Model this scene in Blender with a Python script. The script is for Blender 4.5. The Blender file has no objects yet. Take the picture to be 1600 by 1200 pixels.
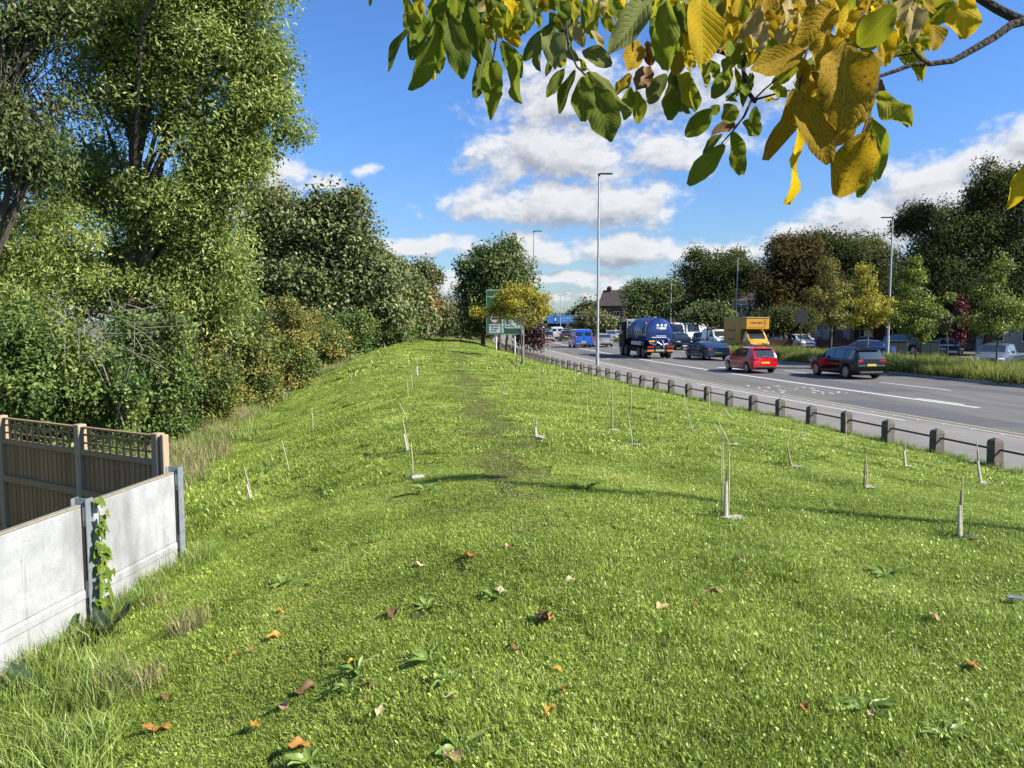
import bpy, math, random
import numpy as np
from mathutils import Vector, Matrix
random.seed(7); RNG = np.random.default_rng(11)
R = math.radians
SC = bpy.context.scene
COL = SC.collection

# ------------------------------------------------------------------ camera
CAM_Z = 2.75; PITCH = math.atan(97/1200.0); F = 1200.0
cd = bpy.data.cameras.new('camera'); cam = bpy.data.objects.new('camera', cd); COL.objects.link(cam)
cam.location = (0, 0, CAM_Z); cam.rotation_euler = (math.pi/2 - PITCH, 0, 0)
cd.sensor_width = 36; cd.lens = 27.0; cd.clip_start = 0.05; cd.clip_end = 6000
SC.camera = cam

# ------------------------------------------------------------------ sun, sky, exposure
SUN_AZ, SUN_EL = R(110), R(37)          # clockwise from the view axis (+Y), i.e. from the right and a little behind
sl = bpy.data.lights.new('sun', 'SUN'); so = bpy.data.objects.new('sun', sl); COL.objects.link(so)
sl.energy = 5.0; sl.angle = R(0.53); sl.color = (1.0, 0.95, 0.86)
sdir = Vector((math.sin(SUN_AZ)*math.cos(SUN_EL), math.cos(SUN_AZ)*math.cos(SUN_EL), math.sin(SUN_EL)))
so.rotation_euler = (-sdir).to_track_quat('-Z', 'Y').to_euler(); so.location = (30, -5, 40)
SC.view_settings.view_transform = 'Standard'; SC.view_settings.look = 'None'
SC.view_settings.exposure = 1.15; SC.view_settings.gamma = 1.0; SC.view_settings.use_curve_mapping = False
SKY_STRENGTH = 0.07

def pixdir(px, py):
    v = Vector(((px-800)/F, 1.0, (600-py)/F))
    c, s = math.cos(-PITCH), math.sin(-PITCH)
    return Vector((v.x, v.y*c - v.z*s, v.y*s + v.z*c))
def P(px, py, Y):                        # the point at depth Y seen at a photograph position
    d = pixdir(px, py); return Vector((d.x/d.y*Y, Y, CAM_Z + d.z/d.y*Y))

def new(nt, t, **kw):
    n = nt.nodes.new(t)
    for k, v in kw.items(): setattr(n, k, v)
    return n
def M_(nt, op, a, b=None, c=None, clamp=False):
    n = nt.nodes.new('ShaderNodeMath'); n.operation = op; n.use_clamp = clamp
    for i, v in enumerate((a, b, c)):
        if v is None: continue
        if isinstance(v, (int, float)): n.inputs[i].default_value = v
        else: nt.links.new(v, n.inputs[i])
    return n.outputs[0]

# clouds: (px, py, half width, height above, height below) of each cumulus bank, in photograph positions -> directions
CLOUDS = [(885,245,150,60,42,1),(880,325,185,48,30,1),(760,322,75,38,22,.9),(960,320,75,45,36,1),(900,165,130,80,40,.85),(1060,240,95,40,30,.75),
 (1055,150,110,60,50,.9),(1180,110,90,60,50,.7),(420,290,60,50,45,.85),(520,283,42,18,12,.8),(405,320,70,30,22,.8),(665,388,95,20,14,.9),(830,390,75,34,22,.95),
 (985,395,110,32,20,.95),(1090,400,90,22,18,.9),(1255,372,75,36,40,.95),(1360,352,90,50,60,1),(1465,305,95,55,75,1),(1570,262,80,55,80,1),(1620,215,50,40,40,.9),
 (700,445,60,24,22,.85),(880,435,130,14,14,.75),(960,452,110,14,12,.7),(735,238,14,7,5,.55),(758,250,12,9,8,.5),(563,262,18,9,7,.5),(690,318,20,16,14,.5),(1440,262,70,5,4,.3),(890,468,150,10,9,.6),(660,472,80,12,9,.6),(1000,470,90,10,8,.55),(1150,440,60,14,12,.6)]
def build_world():
    w = bpy.data.worlds.new('World'); SC.world = w; w.use_nodes = True
    nt = w.node_tree; nt.nodes.clear(); L = nt.links.new
    out = new(nt, 'ShaderNodeOutputWorld'); bg = new(nt, 'ShaderNodeBackground'); bg.inputs[1].default_value = SKY_STRENGTH
    bg2 = new(nt, 'ShaderNodeBackground'); bg2.inputs[1].default_value = SKY_STRENGTH; mxs = new(nt, 'ShaderNodeMixShader'); L(bg2.outputs[0], mxs.inputs[1]); L(bg.outputs[0], mxs.inputs[2]); L(mxs.outputs[0], out.inputs[0])
    sky = new(nt, 'ShaderNodeTexSky'); sky.sky_type = 'NISHITA'; sky.sun_disc = False
    sky.sun_elevation = SUN_EL; sky.sun_rotation = SUN_AZ; sky.air_density = 1.0; sky.dust_density = 0.6; sky.ozone_density = 2.0
    tint = new(nt, 'ShaderNodeMix', data_type='RGBA', blend_type='MULTIPLY'); tint.inputs[0].default_value = 1
    L(sky.outputs[0], tint.inputs[6]); tc = new(nt, 'ShaderNodeTexCoord'); sx = new(nt, 'ShaderNodeSeparateXYZ'); L(tc.outputs['Generated'], sx.inputs[0])
    az = M_(nt, 'ARCTAN2', sx.outputs[0], sx.outputs[1]); el = M_(nt, 'ARCSINE', sx.outputs[2])
    hz = new(nt, 'ShaderNodeMapRange', interpolation_type='SMOOTHSTEP'); L(el, hz.inputs[0]); hz.inputs[1].default_value = 0; hz.inputs[2].default_value = .30
    tm = new(nt, 'ShaderNodeMix', data_type='RGBA'); L(hz.outputs[0], tm.inputs[0]); tm.inputs[6].default_value = (.66, .80, 1.0, 1); tm.inputs[7].default_value = (.55, .865, 1.31, 1); L(tm.outputs[2], tint.inputs[7])
    g = bpy.data.node_groups.new('cloud_density', 'ShaderNodeTree')
    g.interface.new_socket('az', in_out='INPUT', socket_type='NodeSocketFloat'); g.interface.new_socket('el', in_out='INPUT', socket_type='NodeSocketFloat')
    g.interface.new_socket('d', in_out='OUTPUT', socket_type='NodeSocketFloat')
    gi = new(g, 'NodeGroupInput'); go = new(g, 'NodeGroupOutput'); A, E = gi.outputs[0], gi.outputs[1]
    def nz(g, A, E, sa, se, det, rough, off):
        cx = new(g, 'ShaderNodeCombineXYZ'); g.links.new(M_(g,'MULTIPLY',A,sa), cx.inputs[0]); g.links.new(M_(g,'MULTIPLY',E,se), cx.inputs[1]); cx.inputs[2].default_value = off
        n = new(g, 'ShaderNodeTexNoise'); n.inputs['Scale'].default_value = 1.0; n.inputs['Detail'].default_value = det; n.inputs['Roughness'].default_value = rough
        g.links.new(cx.outputs[0], n.inputs['Vector']); return M_(g,'SUBTRACT', n.outputs[0], 0.5)
    Aw = M_(g,'MULTIPLY_ADD', nz(g,A,E,14,22,2,.5,3.1), .07, A); Ew = M_(g,'MULTIPLY_ADD', nz(g,A,E,14,22,2,.5,9.7), .035, E)
    pk = new(g, 'ShaderNodeCombineXYZ'); g.links.new(Aw, pk.inputs[0]); g.links.new(Ew, pk.inputs[1])
    acc = None
    for (px, py, rx, ru, rd, amp) in CLOUDS:
        d = pixdir(px, py).normalized(); a0 = math.atan2(d.x, d.y); e0 = math.asin(d.z); kx, ky = F/rx*.92, F/ru
        v = new(g, 'ShaderNodeVectorMath', operation='MULTIPLY_ADD'); g.links.new(pk.outputs[0], v.inputs[0]); v.inputs[1].default_value = (kx, ky, 0); v.inputs[2].default_value = (-a0*kx, -e0*ky, 0)
        ln = new(g, 'ShaderNodeVectorMath', operation='LENGTH'); g.links.new(v.outputs[0], ln.inputs[0])
        b = M_(g,'MULTIPLY_ADD', ln.outputs['Value'], -amp, amp); k = F/rd*amp
        b = M_(g,'MINIMUM', b, M_(g,'MULTIPLY_ADD', Ew, k, amp-e0*k))
        acc = b if acc is None else M_(g,'SMOOTH_MAX', acc, b, .15)
    acc = M_(g,'MAXIMUM', acc, -1.0)
    n1 = nz(g,A,E,26,40,6,.6,1.7); n2 = nz(g,A,E,90,120,3,.6,5.2)
    g.links.new(M_(g,'ADD', acc, M_(g,'ADD', M_(g,'MULTIPLY', n1, 1.5), M_(g,'MULTIPLY', n2, .45))), go.inputs[0])
    def dens(a, e):
        n = new(nt, 'ShaderNodeGroup'); n.node_tree = g
        for i, v in enumerate((a, e)): L(v, n.inputs[i])
        return n.outputs[0]
    d0 = dens(az, el); d1 = dens(M_(nt,'ADD',az,.010), M_(nt,'ADD', el, .016))
    def cloudy(d0, lit, bgn):
        mr = new(nt, 'ShaderNodeMapRange', interpolation_type='SMOOTHSTEP'); L(d0, mr.inputs[0]); mr.inputs[1].default_value = -.12; mr.inputs[2].default_value = .52
        cr = new(nt, 'ShaderNodeMix', data_type='RGBA'); cr.inputs[6].default_value = (2.55, 2.75, 3.25, 1); cr.inputs[7].default_value = (5.9, 5.95, 6.05, 1)
        if isinstance(lit, float): cr.inputs[0].default_value = lit
        else: L(lit, cr.inputs[0])
        mx = new(nt, 'ShaderNodeMix', data_type='RGBA'); L(M_(nt,'MULTIPLY', mr.outputs[0], .96), mx.inputs[0]); L(tint.outputs[2], mx.inputs[6]); L(cr.outputs[2], mx.inputs[7]); L(mx.outputs[2], bgn.inputs[0])
    lit = M_(nt,'MULTIPLY_ADD', M_(nt,'SUBTRACT', d0, d1), 1.1, .64, clamp=True)
    thick = new(nt, 'ShaderNodeMapRange'); L(d0, thick.inputs[0]); thick.inputs[1].default_value = .35; thick.inputs[2].default_value = 1.3; thick.inputs[3].default_value = 1.0; thick.inputs[4].default_value = .74
    cloudy(d0, M_(nt,'MULTIPLY', lit, thick.outputs[0]), bg)
    # outside the frame the same broken cumulus goes on
    cloudy(M_(nt,'MULTIPLY_ADD', nz(nt, az, el, 4.5, 10, 4, .6, 20.3), 5.0, -.45), .6, bg2)
    ins = M_(nt,'MULTIPLY', M_(nt,'SUBTRACT', .86, M_(nt,'ABSOLUTE', az)), 9.0, clamp=True); ins = M_(nt,'MULTIPLY', ins, M_(nt,'MULTIPLY', M_(nt,'SUBTRACT', .62, el), 9.0, clamp=True))
    L(ins, mxs.inputs[0])
    w.cycles.sampling_method = 'MANUAL'; w.cycles.sample_map_resolution = 256
build_world()
SC.render.engine = 'CYCLES'
SC.cycles.use_denoising = True; SC.cycles.max_bounces = 6; SC.cycles.diffuse_bounces = 3; SC.cycles.glossy_bounces = 3
SC.cycles.transmission_bounces = 3; SC.cycles.transparent_max_bounces = 8; SC.cycles.caustics_reflective = False; SC.cycles.caustics_refractive = False

# ------------------------------------------------------------------ materials
MATS = {}
def mat(name, col, rough=.7, metal=0., coat=0., noise=None, bump=0., bscale=30., spec=.5, emit=None, nmap=None):
    """noise = (colour2, scale, contrast lo, hi)"""
    if name in MATS: return MATS[name]
    m = bpy.data.materials.new(name); m.use_nodes = True; nt = m.node_tree; b = nt.nodes['Principled BSDF']; L = nt.links.new
    b.inputs['Base Color'].default_value = (*col, 1); b.inputs['Roughness'].default_value = rough; b.inputs['Metallic'].default_value = metal
    b.inputs['Coat Weight'].default_value = coat; b.inputs['Coat Roughness'].default_value = .04; b.inputs['Specular IOR Level'].default_value = spec
    if noise or bump:
        tc = new(nt, 'ShaderNodeTexCoord')
    if noise:
        c2, sc, lo, hi = noise
        n = new(nt, 'ShaderNodeTexNoise'); n.inputs['Scale'].default_value = sc; n.inputs['Detail'].default_value = 6; n.inputs['Roughness'].default_value = .65
        if nmap:
            mp = new(nt, 'ShaderNodeMapping'); mp.inputs['Scale'].default_value = nmap; L(tc.outputs['Object'], mp.inputs[0]); L(mp.outputs[0], n.inputs['Vector'])
        else: L(tc.outputs['Object'], n.inputs['Vector'])
        r = new(nt, 'ShaderNodeMapRange'); L(n.outputs[0], r.inputs[0]); r.inputs[1].default_value = lo; r.inputs[2].default_value = hi
        mx = new(nt, 'ShaderNodeMix', data_type='RGBA'); L(r.outputs[0], mx.inputs[0]); mx.inputs[6].default_value = (*col, 1); mx.inputs[7].default_value = (*c2, 1)
        L(mx.outputs[2], b.inputs['Base Color'])
    if bump:
        n = new(nt, 'ShaderNodeTexNoise'); n.inputs['Scale'].default_value = bscale; n.inputs['Detail'].default_value = 4
        L(tc.outputs['Object'], n.inputs['Vector'])
        bp = new(nt, 'ShaderNodeBump'); bp.inputs['Strength'].default_value = bump; bp.inputs['Distance'].default_value = .02
        L(n.outputs[0], bp.inputs['Height']); L(bp.outputs[0], b.inputs['Normal'])
    if emit:
        b.inputs['Emission Color'].default_value = (*emit[0], 1); b.inputs['Emission Strength'].default_value = emit[1]
    MATS[name] = m; return m
def leaf_mat(name, cols, trans=.35, rough=.5, spots=None, per_object=False, gloss=.35, patch=None, gain=1., veins=False):
    """cols: list of (position, rgb) along the per-leaf attribute tint"""
    if name in MATS: return MATS[name]
    m = bpy.data.materials.new(name); m.use_nodes = True; nt = m.node_tree; L = nt.links.new; b = nt.nodes['Principled BSDF']; out = nt.nodes['Material Output']
    b.inputs['Roughness'].default_value = rough; b.inputs['Specular IOR Level'].default_value = gloss
    at = new(nt, 'ShaderNodeAttribute'); at.attribute_name = 'tint'
    fac = at.outputs['Fac']
    if per_object:
        oi = new(nt, 'ShaderNodeObjectInfo'); fac = M_(nt,'FRACT', M_(nt,'ADD', M_(nt,'MULTIPLY', oi.outputs['Random'], .35), fac))
    if patch:
        ge = new(nt, 'ShaderNodeNewGeometry'); pn = new(nt, 'ShaderNodeTexNoise'); pn.inputs['Scale'].default_value = patch[0]; pn.inputs['Detail'].default_value = 4
        L(ge.outputs['Position'], pn.inputs['Vector'])
        fac = M_(nt,'ADD', fac, M_(nt,'MULTIPLY', M_(nt,'SUBTRACT', pn.outputs[0], .5), patch[1]), clamp=True)
    cr = new(nt, 'ShaderNodeValToRGB'); L(fac, cr.inputs[0])
    while len(cr.color_ramp.elements) < len(cols): cr.color_ramp.elements.new(.5)
    for e, (p, c) in zip(cr.color_ramp.elements, cols): e.position = p; e.color = (*[v*gain for v in c], 1)
    colout = cr.outputs[0]
    if spots:
        tc = new(nt, 'ShaderNodeTexCoord'); n = new(nt, 'ShaderNodeTexNoise'); n.inputs['Scale'].default_value = spots[1]; n.inputs['Detail'].default_value = 5; n.inputs['Roughness'].default_value = .7
        oi = new(nt, 'ShaderNodeObjectInfo'); av = new(nt, 'ShaderNodeVectorMath', operation='ADD'); L(tc.outputs['Object'], av.inputs[0]); L(oi.outputs['Location'], av.inputs[1])
        L(av.outputs[0], n.inputs['Vector'])
        r = new(nt, 'ShaderNodeMapRange'); L(n.outputs[0], r.inputs[0]); r.inputs[1].default_value = spots[2]; r.inputs[2].default_value = spots[3]
        mx = new(nt, 'ShaderNodeMix', data_type='RGBA'); L(r.outputs[0], mx.inputs[0]); L(colout, mx.inputs[6]); mx.inputs[7].default_value = (*spots[0], 1); colout = mx.outputs[2]
    if veins:
        tv = new(nt, 'ShaderNodeTexCoord'); sv = new(nt, 'ShaderNodeSeparateXYZ'); L(tv.outputs['Object'], sv.inputs[0]); ax = M_(nt,'ABSOLUTE', sv.outputs[0])
        sn_ = M_(nt,'SINE', M_(nt,'MULTIPLY', M_(nt,'MULTIPLY_ADD', ax, -.75, sv.outputs[1]), 62.0)); vn_ = M_(nt,'POWER', M_(nt,'MULTIPLY_ADD', sn_, .5, .5), 9.0)
        rib = M_(nt,'LESS_THAN', ax, .022); vv = M_(nt,'MAXIMUM', M_(nt,'MULTIPLY', vn_, .45), rib)
        mv = new(nt, 'ShaderNodeMix', data_type='RGBA', blend_type='ADD'); L(M_(nt,'MULTIPLY', vv, .5), mv.inputs[0]); L(colout, mv.inputs[6]); mv.inputs[7].default_value = (.10,.10,.03,1); colout = mv.outputs[2]
        bv = new(nt, 'ShaderNodeBump'); bv.inputs['Strength'].default_value = .35; bv.inputs['Distance'].default_value = .01; bv.invert = True; L(vv, bv.inputs['Height']); L(bv.outputs[0], b.inputs['Normal'])
    L(colout, b.inputs['Base Color'])
    t = new(nt, 'ShaderNodeBsdfTranslucent'); L(colout, t.inputs[0])
    ms = new(nt, 'ShaderNodeMixShader'); ms.inputs[0].default_value = trans; L(b.outputs[0], ms.inputs[1]); L(t.outputs[0], ms.inputs[2]); L(ms.outputs[0], out.inputs[0])
    MATS[name] = m; return m

# ------------------------------------------------------------------ mesh helpers
def np_mesh(name, verts, faces, tint=None, mats=None, smooth=False, midx=None):
    """verts (N,3), faces (K,3 or 4) int arrays"""
    me = bpy.data.meshes.new(name); verts = np.asarray(verts, np.float32); faces = np.asarray(faces, np.int32)
    k = faces.shape[1]; nf = len(faces)
    me.vertices.add(len(verts)); me.vertices.foreach_set('co', verts.ravel())
    me.loops.add(nf*k); me.loops.foreach_set('vertex_index', faces.ravel())
    me.polygons.add(nf); me.polygons.foreach_set('loop_start', np.arange(nf, dtype=np.int32)*k)
    try: me.polygons.foreach_set('loop_total', np.full(nf, k, np.int32))
    except Exception: pass
    if smooth: me.polygons.foreach_set('use_smooth', np.ones(nf, bool))
    if tint is not None:
        a = me.attributes.new('tint', 'FLOAT', 'POINT'); a.data.foreach_set('value', np.asarray(tint, np.float32))
    for m in (mats or []): me.materials.append(m)
    me.update(calc_edges=True); return me
def link(name, me, parent=None, loc=None, rotz=None):
    o = bpy.data.objects.new(name, me); COL.objects.link(o)
    if parent is not None: o.parent = parent
    if loc is not None: o.location = loc
    if rotz is not None: o.rotation_euler = (0, 0, rotz)
    return o
def tag(o, label=None, cat=None, group=None, kind=None):
    if label: o['label'] = label
    if cat: o['category'] = cat
    if group: o['group'] = group
    if kind: o['kind'] = kind
    return o
def empty(name, loc, rotz=0, label=None, cat=None, group=None):
    o = bpy.data.objects.new(name, None); COL.objects.link(o); o.location = loc; o.rotation_euler = (0, 0, rotz); o.empty_display_size = .2
    return tag(o, label, cat, group)
def copy_tree(o, parent=None):
    c = o.copy(); COL.objects.link(c)
    if parent is not None: c.parent = parent
    for ch in list(o.children): copy_tree(ch, c)
    return c

class MB:
    def __init__(s): s.v = []; s.f = []
    def add(s, vs, fs):
        o = len(s.v); s.v += [tuple(v) for v in vs]; s.f += [tuple(i+o for i in f) for f in fs]; return s
    def box(s, c, size, rz=0, bev=0, taper=1.0):
        hx, hy, hz = size[0]/2, size[1]/2, size[2]/2; ca, sa = math.cos(rz), math.sin(rz); vs = []
        if bev <= 0:
            for z, t in ((-hz, 1), (hz, taper)):
                for x, y in ((-hx,-hy),(hx,-hy),(hx,hy),(-hx,hy)): vs.append((x*t, y*t, z))
            fs = [(3,2,1,0),(4,5,6,7),(0,1,5,4),(1,2,6,5),(2,3,7,6),(3,0,4,7)]
        else:
            b = min(bev, hx*.95, hy*.95, hz*.95); rings = []
            for z, ins in ((-hz, b), (-hz+b, 0), (hz-b, 0), (hz, b)):
                t = taper if z > 0 else 1; x1, y1 = (hx-ins)*t, (hy-ins)*t; k = b
                ring = [(-x1+ (k if not ins else 0),-y1,z),(x1-(k if not ins else 0),-y1,z),(x1,-y1+(k if not ins else 0),z),(x1,y1-(k if not ins else 0),z),(x1-(k if not ins else 0),y1,z),(-x1+(k if not ins else 0),y1,z),(-x1,y1-(k if not ins else 0),z),(-x1,-y1+(k if not ins else 0),z)]
                rings.append(ring)
            for r in rings: vs += r
            fs = [tuple(range(7,-1,-1)), tuple(range(24,32))]
            for a in range(3):
                for i in range(8): fs.append((a*8+i, a*8+(i+1)%8, a*8+8+(i+1)%8, a*8+8+i))
        vs = [(c[0]+x*ca-y*sa, c[1]+x*sa+y*ca, c[2]+z) for x, y, z in vs]
        return s.add(vs, fs)
    def tube(s, pts, rad, n=8, caps=True):
        pts = [Vector(p) for p in pts]
        if not hasattr(rad, '__len__'): rad = [rad]*len(pts)
        vs, fs = [], []; prev = None
        for i, p in enumerate(pts):
            d = (pts[min(i+1, len(pts)-1)] - pts[max(i-1, 0)]).normalized()
            u = prev - d*prev.dot(d) if prev is not None else (d.cross(Vector((0,0,1))) if abs(d.z) < .9 else d.cross(Vector((1,0,0))))
            u.normalize(); prev = u; w = d.cross(u)
            for k in range(n):
                a = 2*math.pi*k/n; vs.append(p + (u*math.cos(a)+w*math.sin(a))*rad[i])
        for i in range(len(pts)-1):
            for k in range(n): fs.append((i*n+k, i*n+(k+1)%n, (i+1)*n+(k+1)%n, (i+1)*n+k))
        if caps: fs += [tuple(range(n-1,-1,-1)), tuple(range((len(pts)-1)*n, len(pts)*n))]
        return s.add(vs, fs)
    def prism(s, poly, axis, a, b):
        """poly 2-D points extruded along axis (0 x, 1 y, 2 z) from a to b"""
        n = len(poly); vs = []
        for t in (a, b):
            for u, w in poly: vs.append({0:(t,u,w), 1:(u,t,w), 2:(u,w,t)}[axis])
        return s.add(vs, [tuple(range(n-1,-1,-1)), tuple(range(n, 2*n))] + [(i, (i+1)%n, n+(i+1)%n, n+i) for i in range(n)])
    def lathe(s, prof, axis_pt, axis=0, n=20):
        """prof [(along, radius)] turned about an axis through axis_pt"""
        vs, fs = [], []
        for a, r in prof:
            for k in range(n):
                t = 2*math.pi*k/n; c_, s_ = r*math.cos(t), r*math.sin(t)
                v = {0:(a,c_,s_), 1:(c_,a,s_), 2:(c_,s_,a)}[axis]; vs.append(tuple(axis_pt[i]+v[i] for i in range(3)))
        for i in range(len(prof)-1):
            for k in range(n): fs.append((i*n+k, i*n+(k+1)%n, (i+1)*n+(k+1)%n, (i+1)*n+k))
        fs += [tuple(range(n-1,-1,-1)), tuple(range((len(prof)-1)*n, len(prof)*n))]
        return s.add(vs, fs)
    def mesh(s, name, m, smooth=False):
        me = bpy.data.meshes.new(name); me.from_pydata(s.v, [], s.f)
        import bmesh
        bm = bmesh.new(); bm.from_mesh(me); bmesh.ops.recalc_face_normals(bm, faces=bm.faces); bm.to_mesh(me); bm.free()
        if m: me.materials.append(m)
        if smooth:
            me.polygons.foreach_set('use_smooth', [True]*len(me.polygons)); me.set_sharp_from_angle(angle=R(38))
        me.update(); return me
    def build(s, name, m, parent=None, smooth=False, loc=None, rotz=None):
        return link(name, s.mesh(name, m, smooth), parent, loc, rotz)

def text_mesh(body, size, m, name='lettering', align='LEFT'):
    cu = bpy.data.curves.new('t', 'FONT'); cu.body = body; cu.size = size; cu.extrude = .002; cu.align_x = align; cu.resolution_u = 2; cu.offset = size*.012
    o = bpy.data.objects.new('t', cu); COL.objects.link(o); dg = bpy.context.evaluated_depsgraph_get()
    me = bpy.data.meshes.new_from_object(o.evaluated_get(dg)); me.name = name; bpy.data.objects.remove(o); bpy.data.curves.remove(cu)
    me.materials.clear(); me.materials.append(m); return me

# ------------------------------------------------------------------ the lie of the land
_ctrl = np.array([(-60,22.2),(0,11.4),(13.6,8.9),(17.9,8.09),(22,7.24),(30.6,5.35),(36.7,4.15),(46,2.65),(52.9,1.67),(60,.85),(74,-.6),(90,-1.9),(105,-2.7),(130,-3.2),(150,-3.0),(200,0.2),(300,11),(420,28)])
_zz = np.arange(-60, 420, .5); _xx = np.interp(_zz, _ctrl[:,0], _ctrl[:,1])
_k = np.exp(-.5*(np.arange(-24,25)*.5/4.0)**2); _k /= _k.sum()
_xs = np.convolve(np.pad(_xx, 24, mode='reflect', reflect_type='odd'), _k, 'valid')
def XF(z): return np.interp(z, _zz, _xs)            # the post-and-rail line along the verge
def slope(z): return float((XF(z+.5)-XF(z-.5)))
_hd = [-5,-.2,0,.6,1.5,3.5,5.5,8,10,11,12,13.3,14.2,16,22,60]; _hz = [.10,.10,.13,.17,.30,.72,1.0,1.14,1.18,1.10,.83,.26,.07,-.04,-.08,-.12]
def _sm(t): t = np.clip(t, 0, 1); return t*t*(3-2*t)
_ph = [random.uniform(0, 6.28) for _ in range(12)]
def H(x, z):
    x = np.asarray(x, float); z = np.asarray(z, float)
    d = XF(z) - x; d = np.where(d > 0, d/(1-.22*_sm((z-30)/45)), d)
    acc = 0
    for o, w in ((-.7,.25),(-.25,.25),(.25,.25),(.7,.25)): acc = acc + w*np.interp(d+o*np.clip(d-.3,0,1), _hd, _hz)
    mound = _sm((100-z)/24.0)
    h = np.where(d > 0, .05 + (acc-.05)*mound, acc)
    bump = .018*np.sin(x*1.7+_ph[0]+.6*np.sin(z*.9))+.015*np.sin(z*1.3+_ph[1]+np.sin(x*.8))+.009*np.sin(x*4.1+z*3.3+_ph[2])+.008*np.sin(z*5.2-x*2.9+_ph[3])
    return h + bump*np.clip(d-.3, 0, 1)
def G(px, py):                                        # where the sight line meets the lawn
    d = pixdir(px, py); a, b = 1.0, 1.0; t = 1.0
    while t < 200:
        x, y, z = d.x*t, d.y*t, CAM_Z + d.z*t
        if z < float(H(x, y)): break
        t += .02 + t*.004
    lo, hi = t - (.02+t*.004), t
    for _ in range(12):
        m_ = (lo+hi)/2
        if CAM_Z + d.z*m_ < float(H(d.x*m_, d.y*m_)): hi = m_
        else: lo = m_
    return Vector((d.x*hi, d.y*hi, float(H(d.x*hi, d.y*hi))))
_pp = [G(*q) for q in ((828,800),(806,755),(780,705),(752,650),(730,605),(714,575),(703,553),(696,541))]
_pz = [0] + [p.y for p in _pp] + [110]; _px = [.45] + [p.x for p in _pp] + [_pp[-1].x-3]
def path_off(x, z): return x - np.interp(z, _pz, _px)        # sideways distance from the trodden path
# ------------------------------------------------------------------ ground, road, pavements
def grid_mesh(name, zs, offs, hfun, m, smooth=True):
    zs = np.asarray(zs, float); offs = np.asarray(offs, float); nz_, no = len(zs), len(offs)
    Z, O = np.meshgrid(zs, offs, indexing='ij'); X = XF(Z) + O
    V = np.stack([X, Z, hfun(X, Z, O)], -1).reshape(-1, 3)
    i, j = np.meshgrid(np.arange(nz_-1), np.arange(no-1), indexing='ij'); a = (i*no+j).ravel()
    return np_mesh(name, V, np.stack([a, a+1, a+no+1, a+no], -1), mats=[m], smooth=smooth)
def zrange(a, b, near=.35, grow=.012):
    out = [a]; 
    while out[-1] < b: out.append(out[-1] + near + grow*max(out[-1], 0))
    out[-1] = b; return out

mat_ground = mat('far_ground', (.09,.10,.04), .9, noise=((.13,.11,.06), .15, .35, .65))
mb = MB(); mb.add([(-3500,-3500,-.35),(3500,-3500,-.35),(3500,3500,-.35),(-3500,3500,-.35)], [(0,1,2,3)])
tag(mb.build('ground', mat_ground), 'flat ground reaching to the horizon', kind='structure')

def lawn_material():
    m = bpy.data.materials.new('lawn_soil'); m.use_nodes = True; nt = m.node_tree; L = nt.links.new; b = nt.nodes['Principled BSDF']; b.inputs['Roughness'].default_value = .95; b.inputs['Specular IOR Level'].default_value = .1
    ge = new(nt, 'ShaderNodeNewGeometry')
    def nz(sc, det): n = new(nt, 'ShaderNodeTexNoise'); n.inputs['Scale'].default_value = sc; n.inputs['Detail'].default_value = det; L(ge.outputs['Position'], n.inputs['Vector']); return n.outputs[0]
    r = new(nt, 'ShaderNodeValToRGB'); L(nz(1.3, 8), r.inputs[0]); e = r.color_ramp.elements
    e[0].position = .32; e[0].color = (.070,.078,.020,1); e[1].position = .68; e[1].color = (.115,.125,.030,1)
    r2 = new(nt, 'ShaderNodeMapRange'); L(nz(14, 6), r2.inputs[0]); r2.inputs[1].default_value = .55; r2.inputs[2].default_value = .72
    mx = new(nt, 'ShaderNodeMix', data_type='RGBA'); L(r2.outputs[0], mx.inputs[0]); L(r.outputs[0], mx.inputs[6]); mx.inputs[7].default_value = (.16,.13,.06,1)
    at = new(nt, 'ShaderNodeAttribute'); at.attribute_name = 'wear'; mw = new(nt, 'ShaderNodeMix', data_type='RGBA'); L(at.outputs['Fac'], mw.inputs[0]); L(mx.outputs[2], mw.inputs[6]); mw.inputs[7].default_value = (.078,.080,.028,1)
    L(mw.outputs[2], b.inputs['Base Color'])
    bp = new(nt, 'ShaderNodeBump'); bp.inputs['Strength'].default_value = .6; bp.inputs['Distance'].default_value = .03; L(nz(30, 5), bp.inputs['Height']); L(bp.outputs[0], b.inputs['Normal'])
    return m
offs_l = np.concatenate([np.linspace(-.0,-17,69), np.linspace(-18.5,-60,16)])[::-1]
lawn = link('lawn', grid_mesh('lawn', zrange(-12, 130), offs_l, lambda X, Z, O: H(X, Z) - .004, lawn_material()))
_lv = np.zeros(len(lawn.data.vertices)*3, np.float32); lawn.data.vertices.foreach_get('co', _lv); _lv = _lv.reshape(-1,3)
def wear_at(x, y): return np.exp(-(path_off(x, y)/(.27+.009*y))**4)*np.clip((y-4.5)/4, 0, 1)*np.clip((62-y)/25, 0, 1)
_a = lawn.data.attributes.new('wear', 'FLOAT', 'POINT'); _a.data.foreach_set('value', wear_at(_lv[:,0], _lv[:,1]).astype(np.float32))
tag(lawn, 'sloping mown lawn with a worn footpath along its ridge', kind='structure')

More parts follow.
